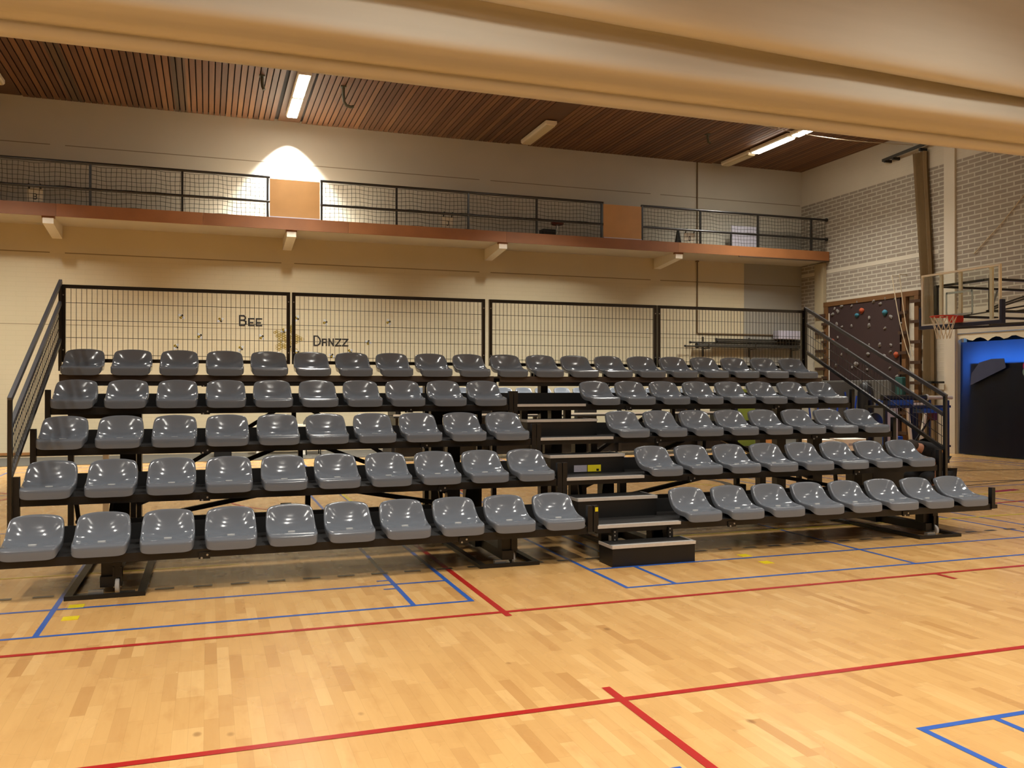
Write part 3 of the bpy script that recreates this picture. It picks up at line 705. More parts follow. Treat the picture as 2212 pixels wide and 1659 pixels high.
def nosing(b, x0, x1, y, z):
    b.prism([(y - .008, z + .006), (y - .008, z - .024), (y + .002, z - .024), (y + .002, z), (y + .05, z), (y + .05, z + .006)], 'x', x0, x1)
CARR = {'L': (.545, 3.98), 'R': (5.57, 9.02)}
for blk, (X0, X1) in (('L', (LX0, LX1)), ('R', (RX0, RX1))):
    sname = 'left' if blk == 'L' else 'right'
    for r in range(5):
        Y, d = ROWY[r], D[r]
        top = r == 4
        t = thing('seating_tier', ((X0 + X1) / 2, Y + .3, 0), '%s tier of the black steel seating stand, %s block' % (['lowest', 'second', 'third', 'fourth', 'highest'][r], sname), 'seating tier', 'black tiers of the seating stand')
        dp = .74 if not top else .55
        MB().box(X0, Y + .03, d - .022, X1, Y + dp, d).build('deck', M['deck'], t)
        if top:
            MB().box(X0, Y + .015, d - .075, X1, Y + .03, d).build('front_board', M['board_edge'], t)
            MB().box(X0, Y + .03, d - .125, X1, Y + .08, d - .075).build('front_beam', M['steel'], t)
        else:
            MB().box(X0, Y + .025, d - .070, X1, Y + .075, d - .0221).build('front_beam', M['steel'], t)
            MB().box(X0, Y + .025, d - .0221, X1, Y + .03, d).build('deck_edge', M['steel'], t)
            MB().box(X0, Y + .705, d - .06, X1, Y + .73, d + .14).build('riser_panel', M['riser'], t)
        MB().box(X0, Y + dp - .05, d - .07, X1, Y + dp - .001, d - .0221).build('rear_beam', M['steel'], t)
        for X in (X0 + .3, (X0 + X1) / 2, X1 - .3): MB().box(X - .02, Y + .08, d - .07, X + .02, Y + dp - .05, d - .0221).build('cross_beam', M['steel'], t)
        # columns, floor rails, wheels
        for ci, Xc in enumerate(CARR[blk]):
            off = .065 * (r - 2)
            hw = .075 if r in (1, 2, 3) else .05
            yc = Y + dp - .12 if not top else Y + .42
            if r == 0: yc = .26
            MB().box(Xc - hw, yc - .06, .12, Xc + hw, yc + .06, d - .07).build('column', M['steel'], t)
            rl0, rl1 = (.0 + (.10 if ci == 1 and blk == 'L' else 0), 1.0) if r == 0 else (yc - .5, yc + .3)
            if r == 0:
                b = MB()
                for s in (-1, 1): b.box(Xc + s * .265 - .03, rl0, .0, Xc + s * .265 + .03, 3.3, .035)
                b.box(Xc - .235, rl0, 0, Xc + .235, rl0 + .03, .035); b.box(Xc - .235, 3.22, 0, Xc + .235, 3.3, .035)
                b.build('floor_frame', M['steel'], t)
                MB().box(Xc - .055, .16, .055, Xc + .055, 2.6, .14).build('floor_rail', M['steel'], t)
                wx, wy = Xc + .075, rl0 + .17
                wl = MB().lathe([(.02, -.018), (.055, -.016), (.06, -.010), (.06, .010), (.055, .016), (.02, .018)], (wx, wy, .061), 'x', 20).build('wheel', M['wheel'], t, smooth=40)
                MB().lathe([(.018, -.03), (.018, .03)], (wx, wy, .061), 'x', 10).build('wheel_axle', M['zinc'], wl)
                MB().box(wx - .035, wy - .03, .06, wx - .022, wy + .06, .22).box(wx + .022, wy - .03, .06, wx + .035, wy + .06, .22).box(wx - .035, wy - .02, .13, wx + .035, wy + .06, .25).build('wheel_fork', M['steel'], t)
                MB().box(Xc - .13, rl0 + .06, .02, Xc - .02, rl0 + .11, .055).build('latch', M['zinc'], t)
                MB().box(Xc + .04, yc - .08, .13, Xc + .10, yc + .08, d - .07).build('strut', M['steel'], t)
            else:
                MB().box(Xc - .04 + off, rl0, .055, Xc + .04 + off, rl1, .135).build('floor_rail', M['steel'], t)
        # V braces and centre strut behind each tier
        if r in (1, 2, 3):
            xm = (X0 + X1) / 2; zl = [0, .40, .47, .50][r]; yb_ = Y + .64
            for ci, Xc in enumerate(CARR[blk]):
                s = -1 if Xc < xm else 1
                MB().bar((xm + s * .22, yb_, d - .07), (Xc - s * .08, yb_, zl), .055, .045).build('brace', M['steel'], t)
            MB().box(xm - .025, yb_ - .03, d - .55 if r == 1 else d - .4, xm + .025, yb_ + .03, d - .07).build('centre_strut', M['steel'], t)
        if r == 1:
            for Xc in CARR[blk]:
                b = MB()
                for s in (-1, 1):
                    b.bar((Xc - .22 + s * .13, Y + .52, .44), (Xc - .22 + s * .05, Y + .52, .34), .03, .03).bar((Xc - .22 + s * .13, Y + .52, .44), (Xc - .22 + s * .15, Y + .52, .60), .035, .035)
                    b.lathe([(.028, -.03), (.028, .03)], (Xc - .22 + s * .13, Y + .52, .44), 'y', 10)
                b.box(Xc - .33, Y + .49, .29, Xc - .11, Y + .55, .36).bar((Xc - .33, Y + .50, .33), (Xc - .14, Y + .50, .43), .025, .025)
                b.tube([(Xc - .36, Y + .47, .27), (Xc - .24, Y + .44, .245), (Xc - .1, Y + .47, .27)], .009, 6)
                b.build('linkage', M['black_plastic'], t)
            for z in (.40, .47):
                MB().bar((CARR[blk][0] + .1, Y + .10 + z * .2, z), (CARR[blk][1] - .1, Y + .10 + z * .2, z), .04, .05).build('tie_tube', M['steel'], t)
            xm = (X0 + X1) / 2
            MB().box(xm - .30, Y + .15, .36, xm - .20, Y + .23, .57).build('tie_clamp', M['steel'], t)
        if top:
            for X in (X0 + .06, X1 - .06): MB().box(X - .03, Y + .43, 0, X + .03, Y + .49, d - .07).build('column', M['steel'], t)
            MB().bar((X0 + .05, Y + .46, 1.36), (CARR[blk][0], Y + .46, 1.36), .05, .09).build('tie_tube', M['steel'], t)
            MB().bar((X1 - .05, Y + .46, 1.36), (CARR[blk][1], Y + .46, 1.36), .05, .09).build('tie_tube', M['steel'], t)
        # joints in the front beam with two bolts
        for X in (X0 + 1.50, X0 + 3.72):
            jz = d - .06 if not top else d - .115
            j = MB().box(X - .045, Y + .012 if not top else Y + .022, jz - .02, X + .045, Y + .03, jz + .035).build('beam_joint', M['steel'], t)
            for s in (-1, 1): MB().lathe([(.009, -.006), (.009, 0)], (X + s * .022, Y + .012 if not top else Y + .022, jz + .012 * s), 'y', 8).build('bolt', M['zinc'], j)
        # short end posts
        if not top:
            for X in (X0 - .012, X1 + .012):
                aisle_side = (blk == 'R' and X < X0)
                if blk == 'L' and X > X1 or aisle_side:
                    p0 = MB().box(X - .025, Y + .01, d - .20 if r else d - .05, X + .025, Y + .06, d + (.20 if r == 0 else .165)).build('end_post', M['steel'], t)
                    if r == 0 and aisle_side:
                        MB().box(X - .012, Y + .004, d + .145, X + .018, Y + .0095, d + .185).build('hazard_sticker', M['yellow'], p0)
                else:
                    MB().box(X - .025, Y + .01, (d - .19) if r else d - .055, X + .025, Y + .06, d + .185).build('end_post', M['steel'], t)
            if r == 0: MB().box(X1 if blk == 'R' else X0 - .10, Y + .02, d - .055, X1 + .08 if blk == 'R' else X0, Y + .07, d - .012).build('beam_end', M['steel'], t)
        if blk == 'R' and not top:
            b = MB(); nosing(b, 4.835, 5.735, Y - .0 + .012, d + .002); b.build('step_nosing', M['alu'], t)
            if r < 4:
                for X in (5.0, 5.58): MB().box(X - .04, Y + .2, max(.15, d - .30), X + .04, Y + .27, d - .07).build('aisle_bracket', M['steel'], t)
        if blk == 'L' and r == 1: MB().box(4.19, Y + .699, d + .03, 4.33, Y + .7045, d + .11).build('yellow_sticker', M['yellow'], t)
# stair boxes in the aisle
def stair_box(x0, x1, y0, y1, z0, z1, label, ext=0.0):
    t = thing('step_box', ((x0 + x1) / 2, (y0 + y1) / 2, z0), label, 'step', 'black step boxes in the stair aisle')
    MB().box(x0, y0, z0, x1, y1, z1 - .02).build('body', M['black_plastic'], t)
    MB().box(x0, y0, z1 - .02, x1, y1 + ext, z1).build('tread', M['deck'], t)
    b = MB(); nosing(b, x0 - .006, x1 + .006, y0 - .001, z1); b.box(x0 - .008, y0, z1 - .024, x0 - .001, y1 + ext, z1 + .006); b.box(x1 + .001, y0, z1 - .024, x1 + .008, y1 + ext, z1 + .006); b.build('nosing', M['alu'], t)
    return t
t = stair_box(4.87, 5.745, -.24, .05, 0, .195, 'black loose step box standing on the floor at the foot of the stair')
for X in (5.02, 5.62):
    h = MB().box(X - .025, .001, .19, X + .025, .045, .30).build('hook_bracket', M['black_plastic'], t)
    for z in (.21, .25, .285): MB().lathe([(.007, -.004), (.007, .0)], (X - .01, .0, z), 'y', 8).build('bolt', M['zinc'], h)
stair_box(4.845, 5.735, .50, .70, D[0], .545, 'black step box on the lowest tier of the stair aisle', .18)
t = stair_box(4.845, 5.735, 1.25, 1.465, D[1], .925, 'black step box on the second tier of the stair aisle', .18)
MB().box(5.12, 1.2445, .742, 5.275, 1.2495, .815).build('grey_sticker', M['label_grey'], t)
y_ = MB().box(5.285, 1.2445, .742, 5.445, 1.2495, .815).build('yellow_sticker', M['yellow'], t)
MB().box(5.39, 1.243, .748, 5.42, 1.2444, .772).build('sticker_print', M['black_plastic'], y_)
stair_box(4.845, 5.735, 1.98, 2.22, D[2], 1.29, 'black step box on the third tier of the stair aisle', .18)

# back fence panels and the two sloping side rails
FY, FZ0, FZ1 = 3.458, 1.958, 2.843
fx = [-.261, 2.274, 4.784, 4.84, 7.343, 9.877]
for n_, (x0, x1, lab) in enumerate(((fx[0], 2.268, 'outermost left'), (2.29, 4.784, 'left of centre, behind the word DANZZ'), (4.842, 7.34, 'right of centre'), (7.362, 9.86, 'outermost right, in front of the stored poles'))):
    t = thing('fence_panel', ((x0 + x1) / 2, FY, FZ0), 'black wire fence panel behind the top row, %s' % lab, 'fence panel', 'fence panels behind the top row')
    b = MB(); s = .042
    b.box(x0, FY - .02, FZ1 - s, x1, FY + .02, FZ1).box(x0, FY - .02, FZ0, x1, FY + .02, FZ0 + s).box(x0, FY - .02, FZ0 + s, x0 + s, FY + .02, FZ1 - s).box(x1 - s, FY - .02, FZ0 + s, x1, FY + .02, FZ1 - s)
    b.build('frame', M['railing'], t)
    b = MB(); nw = 45
    for i in range(1, nw):
        X = x0 + s + (x1 - x0 - 2 * s) * i / nw; b.bar((X, FY, FZ0 + s), (X, FY, FZ1 - s), .005, .005)
    for k in range(4):
        z = FZ1 - .885 * (.232 + .2243 * k); b.bar((x0 + s, FY - .006, z), (x1 - s, FY - .006, z), .006, .006)
    b.build('wire_mesh', M['railing'], t)
    for X in (x0 + .62, x1 - .62): MB().box(X - .025, FY - .025, D[4] + .001, X + .025, FY + .025, FZ0 - .001).build('foot_post', M['steel'], t)
    for X in (x0 + .02, x1 - .02):
        for z in (FZ1 - .12, FZ0 + .14): MB().lathe([(.008, -.027), (.008, -.02)], (X, FY, z), 'y', 8).build('bolt', M['zinc'], t)
for X, sg, lab in ((-.268, 1, 'black sloping side railing with wire mesh at the left end of the stand'), (9.866, -1, 'black sloping side railing with wire mesh at the right end of the stand')):
    t = thing('side_railing', (X, 2.0, .4), lab, 'railing', 'sloping side railings of the stand')
    y0, y1 = .765, FY - .045
    x_ = X
    def zt(y, o): return 1.567 - o + (2.872 - 1.567) * (y - y0) / (y1 - y0)
    MB().box(x_ - .017, y0 - .02, .30, x_ + .017, y0 + .02, zt(y0, 0)).build('front_post', M['railing'], t)
    MB().box(x_ - .017, y1 - .02, FZ0 - .1, x_ + .017, y1 + .02, zt(y1, 0)).build('rear_post', M['railing'], t)
    MB().bar((x_, y0 - .02, zt(y0, 0) - .0), (x_, y1 + .02, zt(y1, 0) + .005), .034, .042).build('handrail', M['handrail'], t)
    for oo in (.235, .655): MB().bar((x_, y0 + .02, zt(y0 + .02, oo)), (x_, y1 - .02, zt(y1 - .02, oo)), .034, .042).build('rail', M['handrail'] if oo < .5 else M['railing'], t)
    b = MB(); nw = 46
    for i in range(1, nw):
        y = y0 + (y1 - y0) * i / nw; b.bar((x_, y, zt(y, .645)), (x_, y, zt(y, .245)), .005, .005)
    for oo in (.38, .51): b.bar((x_ - .006, y0, zt(y0, oo)), (x_ - .006, y1, zt(y1, oo)), .006, .006)
    b.build('wire_mesh', M['railing'], t)

# ------------------------------------------------------------------ second, folded stand near the back wall
SX0, SX1, SY = 5.2, 14.2, 11.5
o_ = thing('folded_stand', ((SX0 + SX1) / 2, SY, 0), 'dark folded seating stand standing behind the large stand, near the back wall', 'seating stand')
MB().box(SX0, SY + .25, .10, SX1, SY + 1.3, .70).build('base', M['riser'], o_)
MB().box(SX0, SY, .98, SX1, SY + .9, 1.02).box(SX0, SY + .3, 1.33, SX1, SY + 1.1, 1.37).build('deck', M['deck'], o_)
MB().box(SX0, SY + .02, 1.02, SX1 - .3, SY + .06, 1.06).build('white_nosing', M['white_plastic'], o_)
MB().box(9.7, SY - .5, .66, 12.2, SY - .44, .70).build('white_nosing', M['white_plastic'], o_)
for i, X in enumerate([SX0 + .1 + k * 1.1 for k in range(9)]):
    MB().box(X - .04, SY + .1, .1, X + .04, SY + .2, 1.33).build('upright', M['steel'], o_)
    MB().lathe([(.05, -.02), (.05, .02)], (X, SY + .3, .05), 'x', 14).build('caster', M['black_plastic'], o_)
for X in (SX0 + .1, SX1 - .2): MB().box(X, SY + .2, .1, X + .1, SY + 1.2, 1.33).build('end_frame', M['steel'], o_)
for X in (7.2, 9.9, 12.6): MB().box(X - .25, SY + .05, .45, X + .25, SY + .25, 1.40).build('gear_box', M['black_plastic'], o_)
for row, (y, z, nm) in enumerate(((SY + .32, 1.371, 'upper'), (SY + .02, 1.021, 'lower'))):
    if row == 1: continue
    for k in range(18):
        o = copy_tree(seat0); o.location = (SX0 + .3 + k * .5, y, z)
        prop(o, 'grey bucket seat on the folded stand behind, glimpsed between the rows', 'seat', 'grey seats on the folded stand behind')

# ------------------------------------------------------------------ right wall: climbing wall, peg ladders, ropes, drape
XW = XR
t = thing('climbing_wall', (XW - .06, 12.65, 1.9), 'dark brown climbing wall with grey holds on the right wall', 'climbing wall')
MB().box(XW - .10, 11.23, .3, XW - .04, 14.11, 4.10).build('board', M['climb'], t)
MB().box(XW - .12, 10.55, 4.105, XW - .001, 14.31, 4.24).build('trim_4', M['wood_post'], kind='structure')
MB().box(XW - .105, 14.06, .3, XW - .10, 14.09, 3.9).build('white_seam', M['white_paint'], t)
hp = [(1862,671,'o'),(1912,675,'b'),(1937,766,'o'),(1852,681,'s'),(1803,667,'g'),(1810,672,'g'),(1799,679,'g'),(1819,662,'g'),(1840,661,'g'),(1852,652,'g'),(1878,687,'g'),(1888,651,'g'),(1902,656,'g'),(1913,645,'g'),(1925,684,'g'),
      (1808,700,'g'),(1819,706,'g'),(1840,704,'g'),(1878,703,'g'),(1912,709,'g'),(1948,699,'g'),(1810,729,'g'),(1830,757,'g'),(1878,745,'g'),(1901,745,'g'),(1925,745,'g'),(1947,742,'g'),(1876,765,'g'),(1911,768,'g'),(1924,760,'g'),
      (1807,789,'g'),(1841,794,'g'),(1850,787,'l'),(1818,766,'g'),(1874,798,'g'),(1904,806,'g'),(1799,736,'o2'),(1923,795,'g'),(1938,813,'g'),(1935,645,'g')]
def at_x(px, py, X):
    d = _r * ((px - 1106) / FPX) + _u * (-(py - 829.5) / FPX) + _f
    return CAM + d * ((X - CAM.x) / d.x)
def hold_mesh(s):
    b = MB(); b.ball((0, 0, 0), .075 * s, 10, 7, (.8, 1, .9))
    for i in range(len(b.v)):
        x, y, z = b.v[i]; k = 1 + .18 * math.sin(x * 60 + y * 41 * s) + .12 * math.sin(z * 55 + 1)
        b.v[i] = (min(x * k, .02), y * k, z * k)
    return b
hm = None
for px, py, c in hp:
    p = at_x(px, py, XW - .10)
    if c == 'g':
        if hm is None: o = hm = hold_mesh(.9).build('climbing_hold', M['hold_grey'], smooth=60)
        else: o = hm.copy(); C.objects.link(o)
        o.rotation_euler = (random.uniform(0, 6.28), 0, 0); s = random.uniform(.55, .95); o.scale = (s, s, s)
        prop(o, 'grey climbing hold bolted to the dark brown climbing wall', 'climbing hold', 'grey holds on the climbing wall')
    else:
        mm, lab = {'o': ('hold_orange', 'orange climbing hold, ' + ('upper one on the climbing wall' if py < 700 else 'right-hand one low on the climbing wall')), 'o2': ('hold_orange', 'orange-brown climbing hold at the left edge of the climbing wall'),
                   'b': ('hold_blue', 'large teal blue climbing hold high on the climbing wall'), 's': ('hold_blue', 'small dull blue climbing hold below the upper orange one'), 'l': ('hold_grey', 'largest grey climbing hold, low at the left of the climbing wall')}[c]
        o = hold_mesh(1.25 if c in 'obl' else 1.0).build('climbing_hold', M[mm], smooth=60); prop(o, lab, 'climbing hold')
    o.location = (XW - .10, p.y, p.z)
def ladder(ys, label, rungs, w):
    t = thing('peg_ladder', (XW - .08, sum(ys) / len(ys), .0), label, 'wall ladder', 'wooden peg ladders beside the climbing wall')
    for y in ys: MB().box(XW - .13, y - w, .1, XW - .02, y + w, 4.10).build('post', M['wood_post'], t)
    for k, (y0, y1, z) in enumerate(rungs): MB().box(XW - .19, y0, z - .04, XW - .13, y1, z + .04).build('rung', M['rung'], t)
ladder([14.19], 'brown wooden peg ladder left of the climbing wall', [(14.12 if k % 2 else 14.20, 14.32 if k % 2 else 14.62, 3.85 - k * .27) for k in range(14)], .08)
ladder([11.06, 10.62], 'double brown wooden peg ladder right of the climbing wall', [((10.9, 11.2) if k % 2 else (10.42, 10.78)) + (3.95 - k * .27,) for k in range(14)], .07)
for (y0, y1, zb, lab) in ((11.35, 10.72, 2.45, 'pale rope hanging in front of the climbing wall, left one of two'), (11.08, 10.62, 2.5, 'pale rope hanging in front of the climbing wall, right one of two')):
    t = thing('rope', (XW - .3, y0, 5.1), lab, 'rope', 'ropes by the climbing wall')
    MB().tube([(XW - .25, y0 + (y1 - y0) * (.75 * s + .25 * s ** 3) , 4.70 + (zb - 4.70) * s - .06 * math.sin(PI * s)) for s in [k / 14 for k in range(15)]] , .011, 6).build('cord', M['rope'], t, smooth=60)
    MB().box(XW - .265, y0 - .012, 4.69, XW, y0 + .012, 4.715).build('rope_hook', M['plaster'], t)
t = thing('drape_bundle', (XW - .2, 10.2, 0), 'beige drape gathered into a hanging bundle on the right wall', 'drape')
b = MB(); rows = []
for k in range(26):
    z = 7.84 - 7.82 * k / 25; s = min(1, k / 14.0)
    ya, yb_ = 10.30 - .0 * s - (.25 if z < 2.5 else 0) * 0, 10.68 - .36 * s
    if z < 4: ya, yb_ = 10.02 + .05 * (z / 4), 10.32
    else: ya = 10.07 + .22 * min(1, (z - 4) / 3.5)
    rows.append([(XW - .16 + .06 * math.cos(j * 2.2), ya + (yb_ - ya) * j / 14, z) for j in range(15)] )
b.grid(rows); b.grid([[(XW - .05, p[1], p[2]) for p in (r[0], r[-1])] for r in rows])
b.build('cloth', M['curtain_beige'], t, smooth=80)
MB().bar((XW - .12, 10.0, 1.80), (XW - .12, 9.72, 1.80), .05, .05).box(XW - .25, 10.0, 1.77, XW - .02, 10.36, 1.83).build('strap', M['black_plastic'], t)
t = thing('curtain_rail', (XW - .2, 11.0, 8.0), 'dark curtain rail projecting along the right wall near the ceiling', 'rail')
MB().bar((XW - .2, 11.75, 7.93), (XW - .2, 9.9, 8.02), .06, .07).build('rail', M['greypole'], t)
for y in (11.65, 11.35, 10.4): MB().box(XW - .23, y - .03, 7.86, XW, y + .03, 7.93).build('rail_bracket', M['black_plastic'], t)
MB().box(XW - .22, 9.86, 7.88, XW - .18, 9.9, 8.04).build('end_plate', M['white_paint'], t)

# wide opening with navy tarpaulin curtain, lit from behind by blue evening light
b = MB(); b.box(XR + 1.0, DY0, 0, XR + 1.1, DY1, DZ + .2); b.box(XR + .3, DY0 - .1, 0, XR + 1.1, DY0, DZ + .2); b.box(XR + .3, DY1, 0, XR + 1.1, DY1 + .1, DZ + .2); b.box(XR + .3, DY0, DZ, XR + 1.1, DY1, DZ + .2)
b.build('wall_corridor', M['tarp_dark'], kind='structure')
b = MB(); b.box(XR + .15, DY1 - .06, 0, XR + .25, DY1, DZ); b.box(XR + .15, DY0, DZ - .06, XR + .25, DY1 - .06, DZ); b.build('door_1', M['white_paint'], kind='structure')
w2 = MB().box(XR + .56, DY0 + .2, 1.98, XR + .64, DY1 - .3, 2.04).box(XR + .56, DY0 + .2, 2.44, XR + .64, DY1 - .3, 2.50).build('window_1', M['white_paint'], kind='structure')
MB().box(XR + .60, DY0 + .2, 2.04, XR + .62, DY1 - .3, 2.44).build('window_pane', emit('blue_evening_sky', (.16, .44, 1.0, 1), 6.5), w2)
w3 = MB().box(XR + .56, DY0 + .1, .84, XR + .64, 6.8, .90).box(XR + .56, DY0 + .1, .9, XR + .64, DY0 + .16, 1.98).box(XR + .56, 6.74, .9, XR + .64, 6.8, 1.98).build('window_2', M['white_paint'], kind='structure')
MB().box(XR + .60, DY0 + .16, .90, XR + .62, 6.74, 1.98).build('window_pane', bpy.data.materials['blue_evening_sky'], w3)
t = thing('door_curtain', (XR - .05, 7.0, 0), 'dark navy tarpaulin curtain filling the wide opening in the right wall', 'curtain')
rows = []
for k in range(13):
    z = .02 + 2.78 * k / 12
    rows.append([(XR + .08 - .06 * (1 - k / 12) ** 2 + .012 * math.sin(j * 1.4), DY0 + .1 + (DY1 - DY0 - .14) * j / 40, z) for j in range(41)])
MB().grid(rows).build('sheet', M['tarp'], t, smooth=80)
for ya_, yb2 in ((6.85, DY1 - .34), (DY1 - .14, DY1 - .05)): MB().box(XR + .12, ya_, .05, XR + .14, yb2, 2.26 if ya_ < 7 else 2.7).build('dark_backing', M['tarp_dark'], t)
MB().prism([(9.02, 1.72), (8.98, 2.02), (8.75, 2.28), (8.4, 2.36), (8.05, 2.36), (8.0, 2.14)], 'x', XR + .005, XR + .01).build('blue_print', M['poster'], t)
rows = []
for k, z in enumerate((3.0, 2.9)): rows.append([(XR + .03, DY0 + (DY1 - DY0) * j / 56, z if k == 0 else 2.80 + .10 * abs(math.sin(j * .72))) for j in range(57)])
MB().grid(rows).build('valance', M['cream'], t)
t2 = thing('round_emblem', (XR + .0, 7.45, 2.1), 'small round pink and pale emblem on the dark curtain at the picture edge', 'emblem')
MB().lathe([(.10, -.004), (.10, 0)], (XR - .002, 7.44, 2.17), 'x', 20).build('top_half', simple('magenta_print', '#a3286a', .5), t2)
MB().lathe([(.11, -.003), (.11, 0)], (XR - .0, 7.44, 2.03), 'x', 20).build('lower_half', simple('pale_green_print', '#6e857c', .5), t2)

# ------------------------------------------------------------------ basketball backboard on wall arms
BX, BY0, BY1, BZ0, BZ1 = 14.52, 4.08, 5.88, 2.87, 3.86
t = thing('basketball_backboard', (BX, (BY0 + BY1) / 2, BZ0), 'clear basketball backboard with orange hoop carried on black arms from the right wall', 'backboard')
MB().box(BX - .006, BY0 + .03, BZ0 + .02, BX + .006, BY1 - .03, BZ1 - .03).build('pane', M['glass'], t)
b = MB(); b.box(BX - .02, BY0, BZ1 - .035, BX + .02, BY1, BZ1); b.box(BX - .02, BY0, BZ0, BX + .02, BY0 + .035, BZ1 - .035); b.box(BX - .02, BY1 - .035, BZ0, BX + .02, BY1, BZ1 - .035)
b.box(BX - .02, BY0 + .035, BZ0, BX + .02, BY1 - .035, BZ0 + .03); b.build('frame', M['white_paint'], t)
b = MB()
for y in (BY0 + .22, (BY0 + BY1) / 2, BY1 - .45): b.box(BX + .01, y - .03, BZ0 + .03, BX + .05, y + .03, BZ1 - .035)
b.build('stiffener', M['white_paint'], t)
b = MB(); yc = (BY0 + BY1) / 2
for s in (yc - .295, yc + .295): b.box(BX - .009, s - .02, 3.02, BX - .0065, s + .02, 3.47)
b.box(BX - .009, yc - .295, 3.43, BX - .0065, yc + .295, 3.47); b.box(BX - .009, yc - .295, 3.02, BX - .0065, yc + .295, 3.05); b.build('target_square', simple('frosted_white_line', '#9fb0b0', .5), t)
b = MB(); b.box(BX - .045, BY0 - .02, BZ0 - .07, BX + .045, BY1 + .02, BZ0 + .0); b.box(BX - .045, BY0 - .06, BZ0 - .07, BX + .045, BY0 + .0, BZ0 + .36); b.box(BX - .045, BY1, BZ0 - .07, BX + .045, BY1 + .04, BZ0 + .36); b.build('edge_padding', M['blue_pad'], t, bevel=.012)
hp_ = MB().tube([(BX - .38 + .225 * math.cos(2*PI*k/32), yc + .225 * math.sin(2*PI*k/32), 2.985) for k in range(32)], .011, 8, closed=True).box(BX - .17, yc - .10, 2.88, BX - .007, yc + .10, 3.0).build('hoop', M['hoop'], t, smooth=50)
b = MB()
for k in range(12):
    a0 = 2*PI*k/12
    for sgn in (1, -1):
        pts = []
        for q in range(6):
            s = q / 5; rr = .222 * (1 - .50 * s ** .8); a = a0 + sgn * s * PI / 12 * 3
            pts.append((BX - .38 + rr * math.cos(a), yc + rr * math.sin(a), 2.975 - .40 * s))
        b.tube(pts, .006, 4)
b.build('hoop_net', M['netwhite'], hp_)
b = MB()
for y in (yc - .62, yc + .62):
    for z in (3.62, 3.05): b.bar((BX + .05, y, z), (XR, y * 1.0, z + .02), .045, .045)
    b.bar((BX + .08, y, 3.05), (BX + .08, y, 3.62), .06, .06)
    b.bar((BX + .6, y, 3.05), (XR - .4, y, 3.60), .03, .03)
b.bar((BX + .08, yc - .62, 3.62), (BX + .08, yc + .62, 3.62), .045, .045); b.bar((BX + .1, yc - .6, 3.05), (BX + 1.6, yc + .6, 3.58), .03, .03)
b.bar((BX + .05, yc - .62, 2.80), (XR, yc - .62, 3.08), .045, .045); b.bar((BX + .05, yc + .62, 2.80), (XR, yc + .62, 3.08), .045, .045)
b.bar((BX + .05, yc - .62, 3.10), (XR, yc - 1.6, 4.6), .03, .03); b.bar((BX + .05, yc - .55, 3.05), (XR, yc - 1.5, 4.5), .03, .03)
b.build('support_arm', M['railing'], t)

# ------------------------------------------------------------------ gear in the right corner
o = MB().box(XW - .40, 11.25, 0, XW - .20, 14.28, 1.87).build('gym_mat', M['mat_grey'], bevel=.03); prop(o, 'large grey gym mat standing on edge below the climbing wall', 'gym mat')
t = thing('cardboard_box', (15.35, 9.9, 0), 'white cardboard box on the floor behind the stand, left of two', 'box', 'white cardboard boxes on the floor')
MB().box(15.0, 9.75, 0, 15.65, 10.2, .40).build('carton', M['cardboard'], t); MB().box(15.25, 9.745, .24, 15.42, 9.7495, .30).build('print', M['label_grey'], t)
t = thing('cardboard_box', (16.15, 9.9, 0), 'white cardboard box on the floor behind the stand, right of two', 'box', 'white cardboard boxes on the floor')
MB().box(15.85, 9.7, 0, 16.62, 10.2, .41).build('carton', M['cardboard'], t); MB().box(16.0, 9.695, .25, 16.2, 9.6995, .31).build('print', M['label_grey'], t)
t = thing('folding_table', (16.0, 10.6, 0), 'folded grey table with blue tubular legs behind the right end of the stand', 'table')
MB().prism([(15.9, .62), (16.1, .55), (16.7, .55), (16.95, .7), (16.95, 1.62), (16.75, 1.8), (16.1, 1.8), (15.9, 1.65)], 'y', 10.60, 10.64).build('table_half', M['mat_grey'], t)
for X in (15.6, 16.2, 16.75):
    MB().tube([(X - .18, 10.5, 1.55), (X, 10.5, .3), (X + .02, 10.5, .05)], .022, 8).tube([(X + .20, 10.52, 1.45), (X + .02, 10.5, .3)], .022, 8).build('leg', M['blue_steel'], t, smooth=50)
MB().box(15.5, 10.46, .0, 16.9, 10.54, .05).build('foot_bar', M['blue_steel'], t)
o = MB().lathe([(.16, 0), (.20, .1), (.20, 1.0), (.19, 1.55), (.14, 1.75), (.05, 1.82)], (16.95, 10.2, 0)).build('bag_on_stand', M['black_plastic'], smooth=60); prop(o, 'tall black covered bag standing in front of the grey mat', 'bag')
t = thing('equipment_trolley', (15.6, 7.1, 0), 'black trolley with blue trays behind the right side railing', 'trolley')
MB().box(14.55, 6.9, 1.24, 16.3, 7.5, 1.29).box(14.55, 6.9, .4, 16.3, 7.5, .44).build('shelf', M['black_plastic'], t)
for X in (14.6, 16.25):
    for y in (6.95, 7.45): MB().box(X - .03, y - .03, .06, X + .03, y + .03, 1.40).build('leg', M['black_plastic'], t)
MB().box(14.75, 6.95, 1.291, 15.35, 7.4, 1.41).build('tray', M['blue_plastic'], t, bevel=.01); MB().box(15.55, 6.92, 1.13, 16.15, 7.2, 1.235).build('tray', M['blue_plastic'], t, bevel=.01)
MB().lathe([(.01, -.05), (.16, -.05), (.20, -.03), (.20, .03), (.16, .05), (.01, .05)], (14.22, 6.85, .95), 'y', 24).build('fan_wheel', M['black_plastic'], t, smooth=40)
for X in (14.6, 16.25): MB().lathe([(.05, -.02), (.05, .02)], (X, 7.2, .05), 'y', 12).build('caster', M['wheel'], t)
t = thing('roller_tube', (15.7, 7.0, 1.46), 'long black tube with a pale white end lying across the trolley', 'tube')
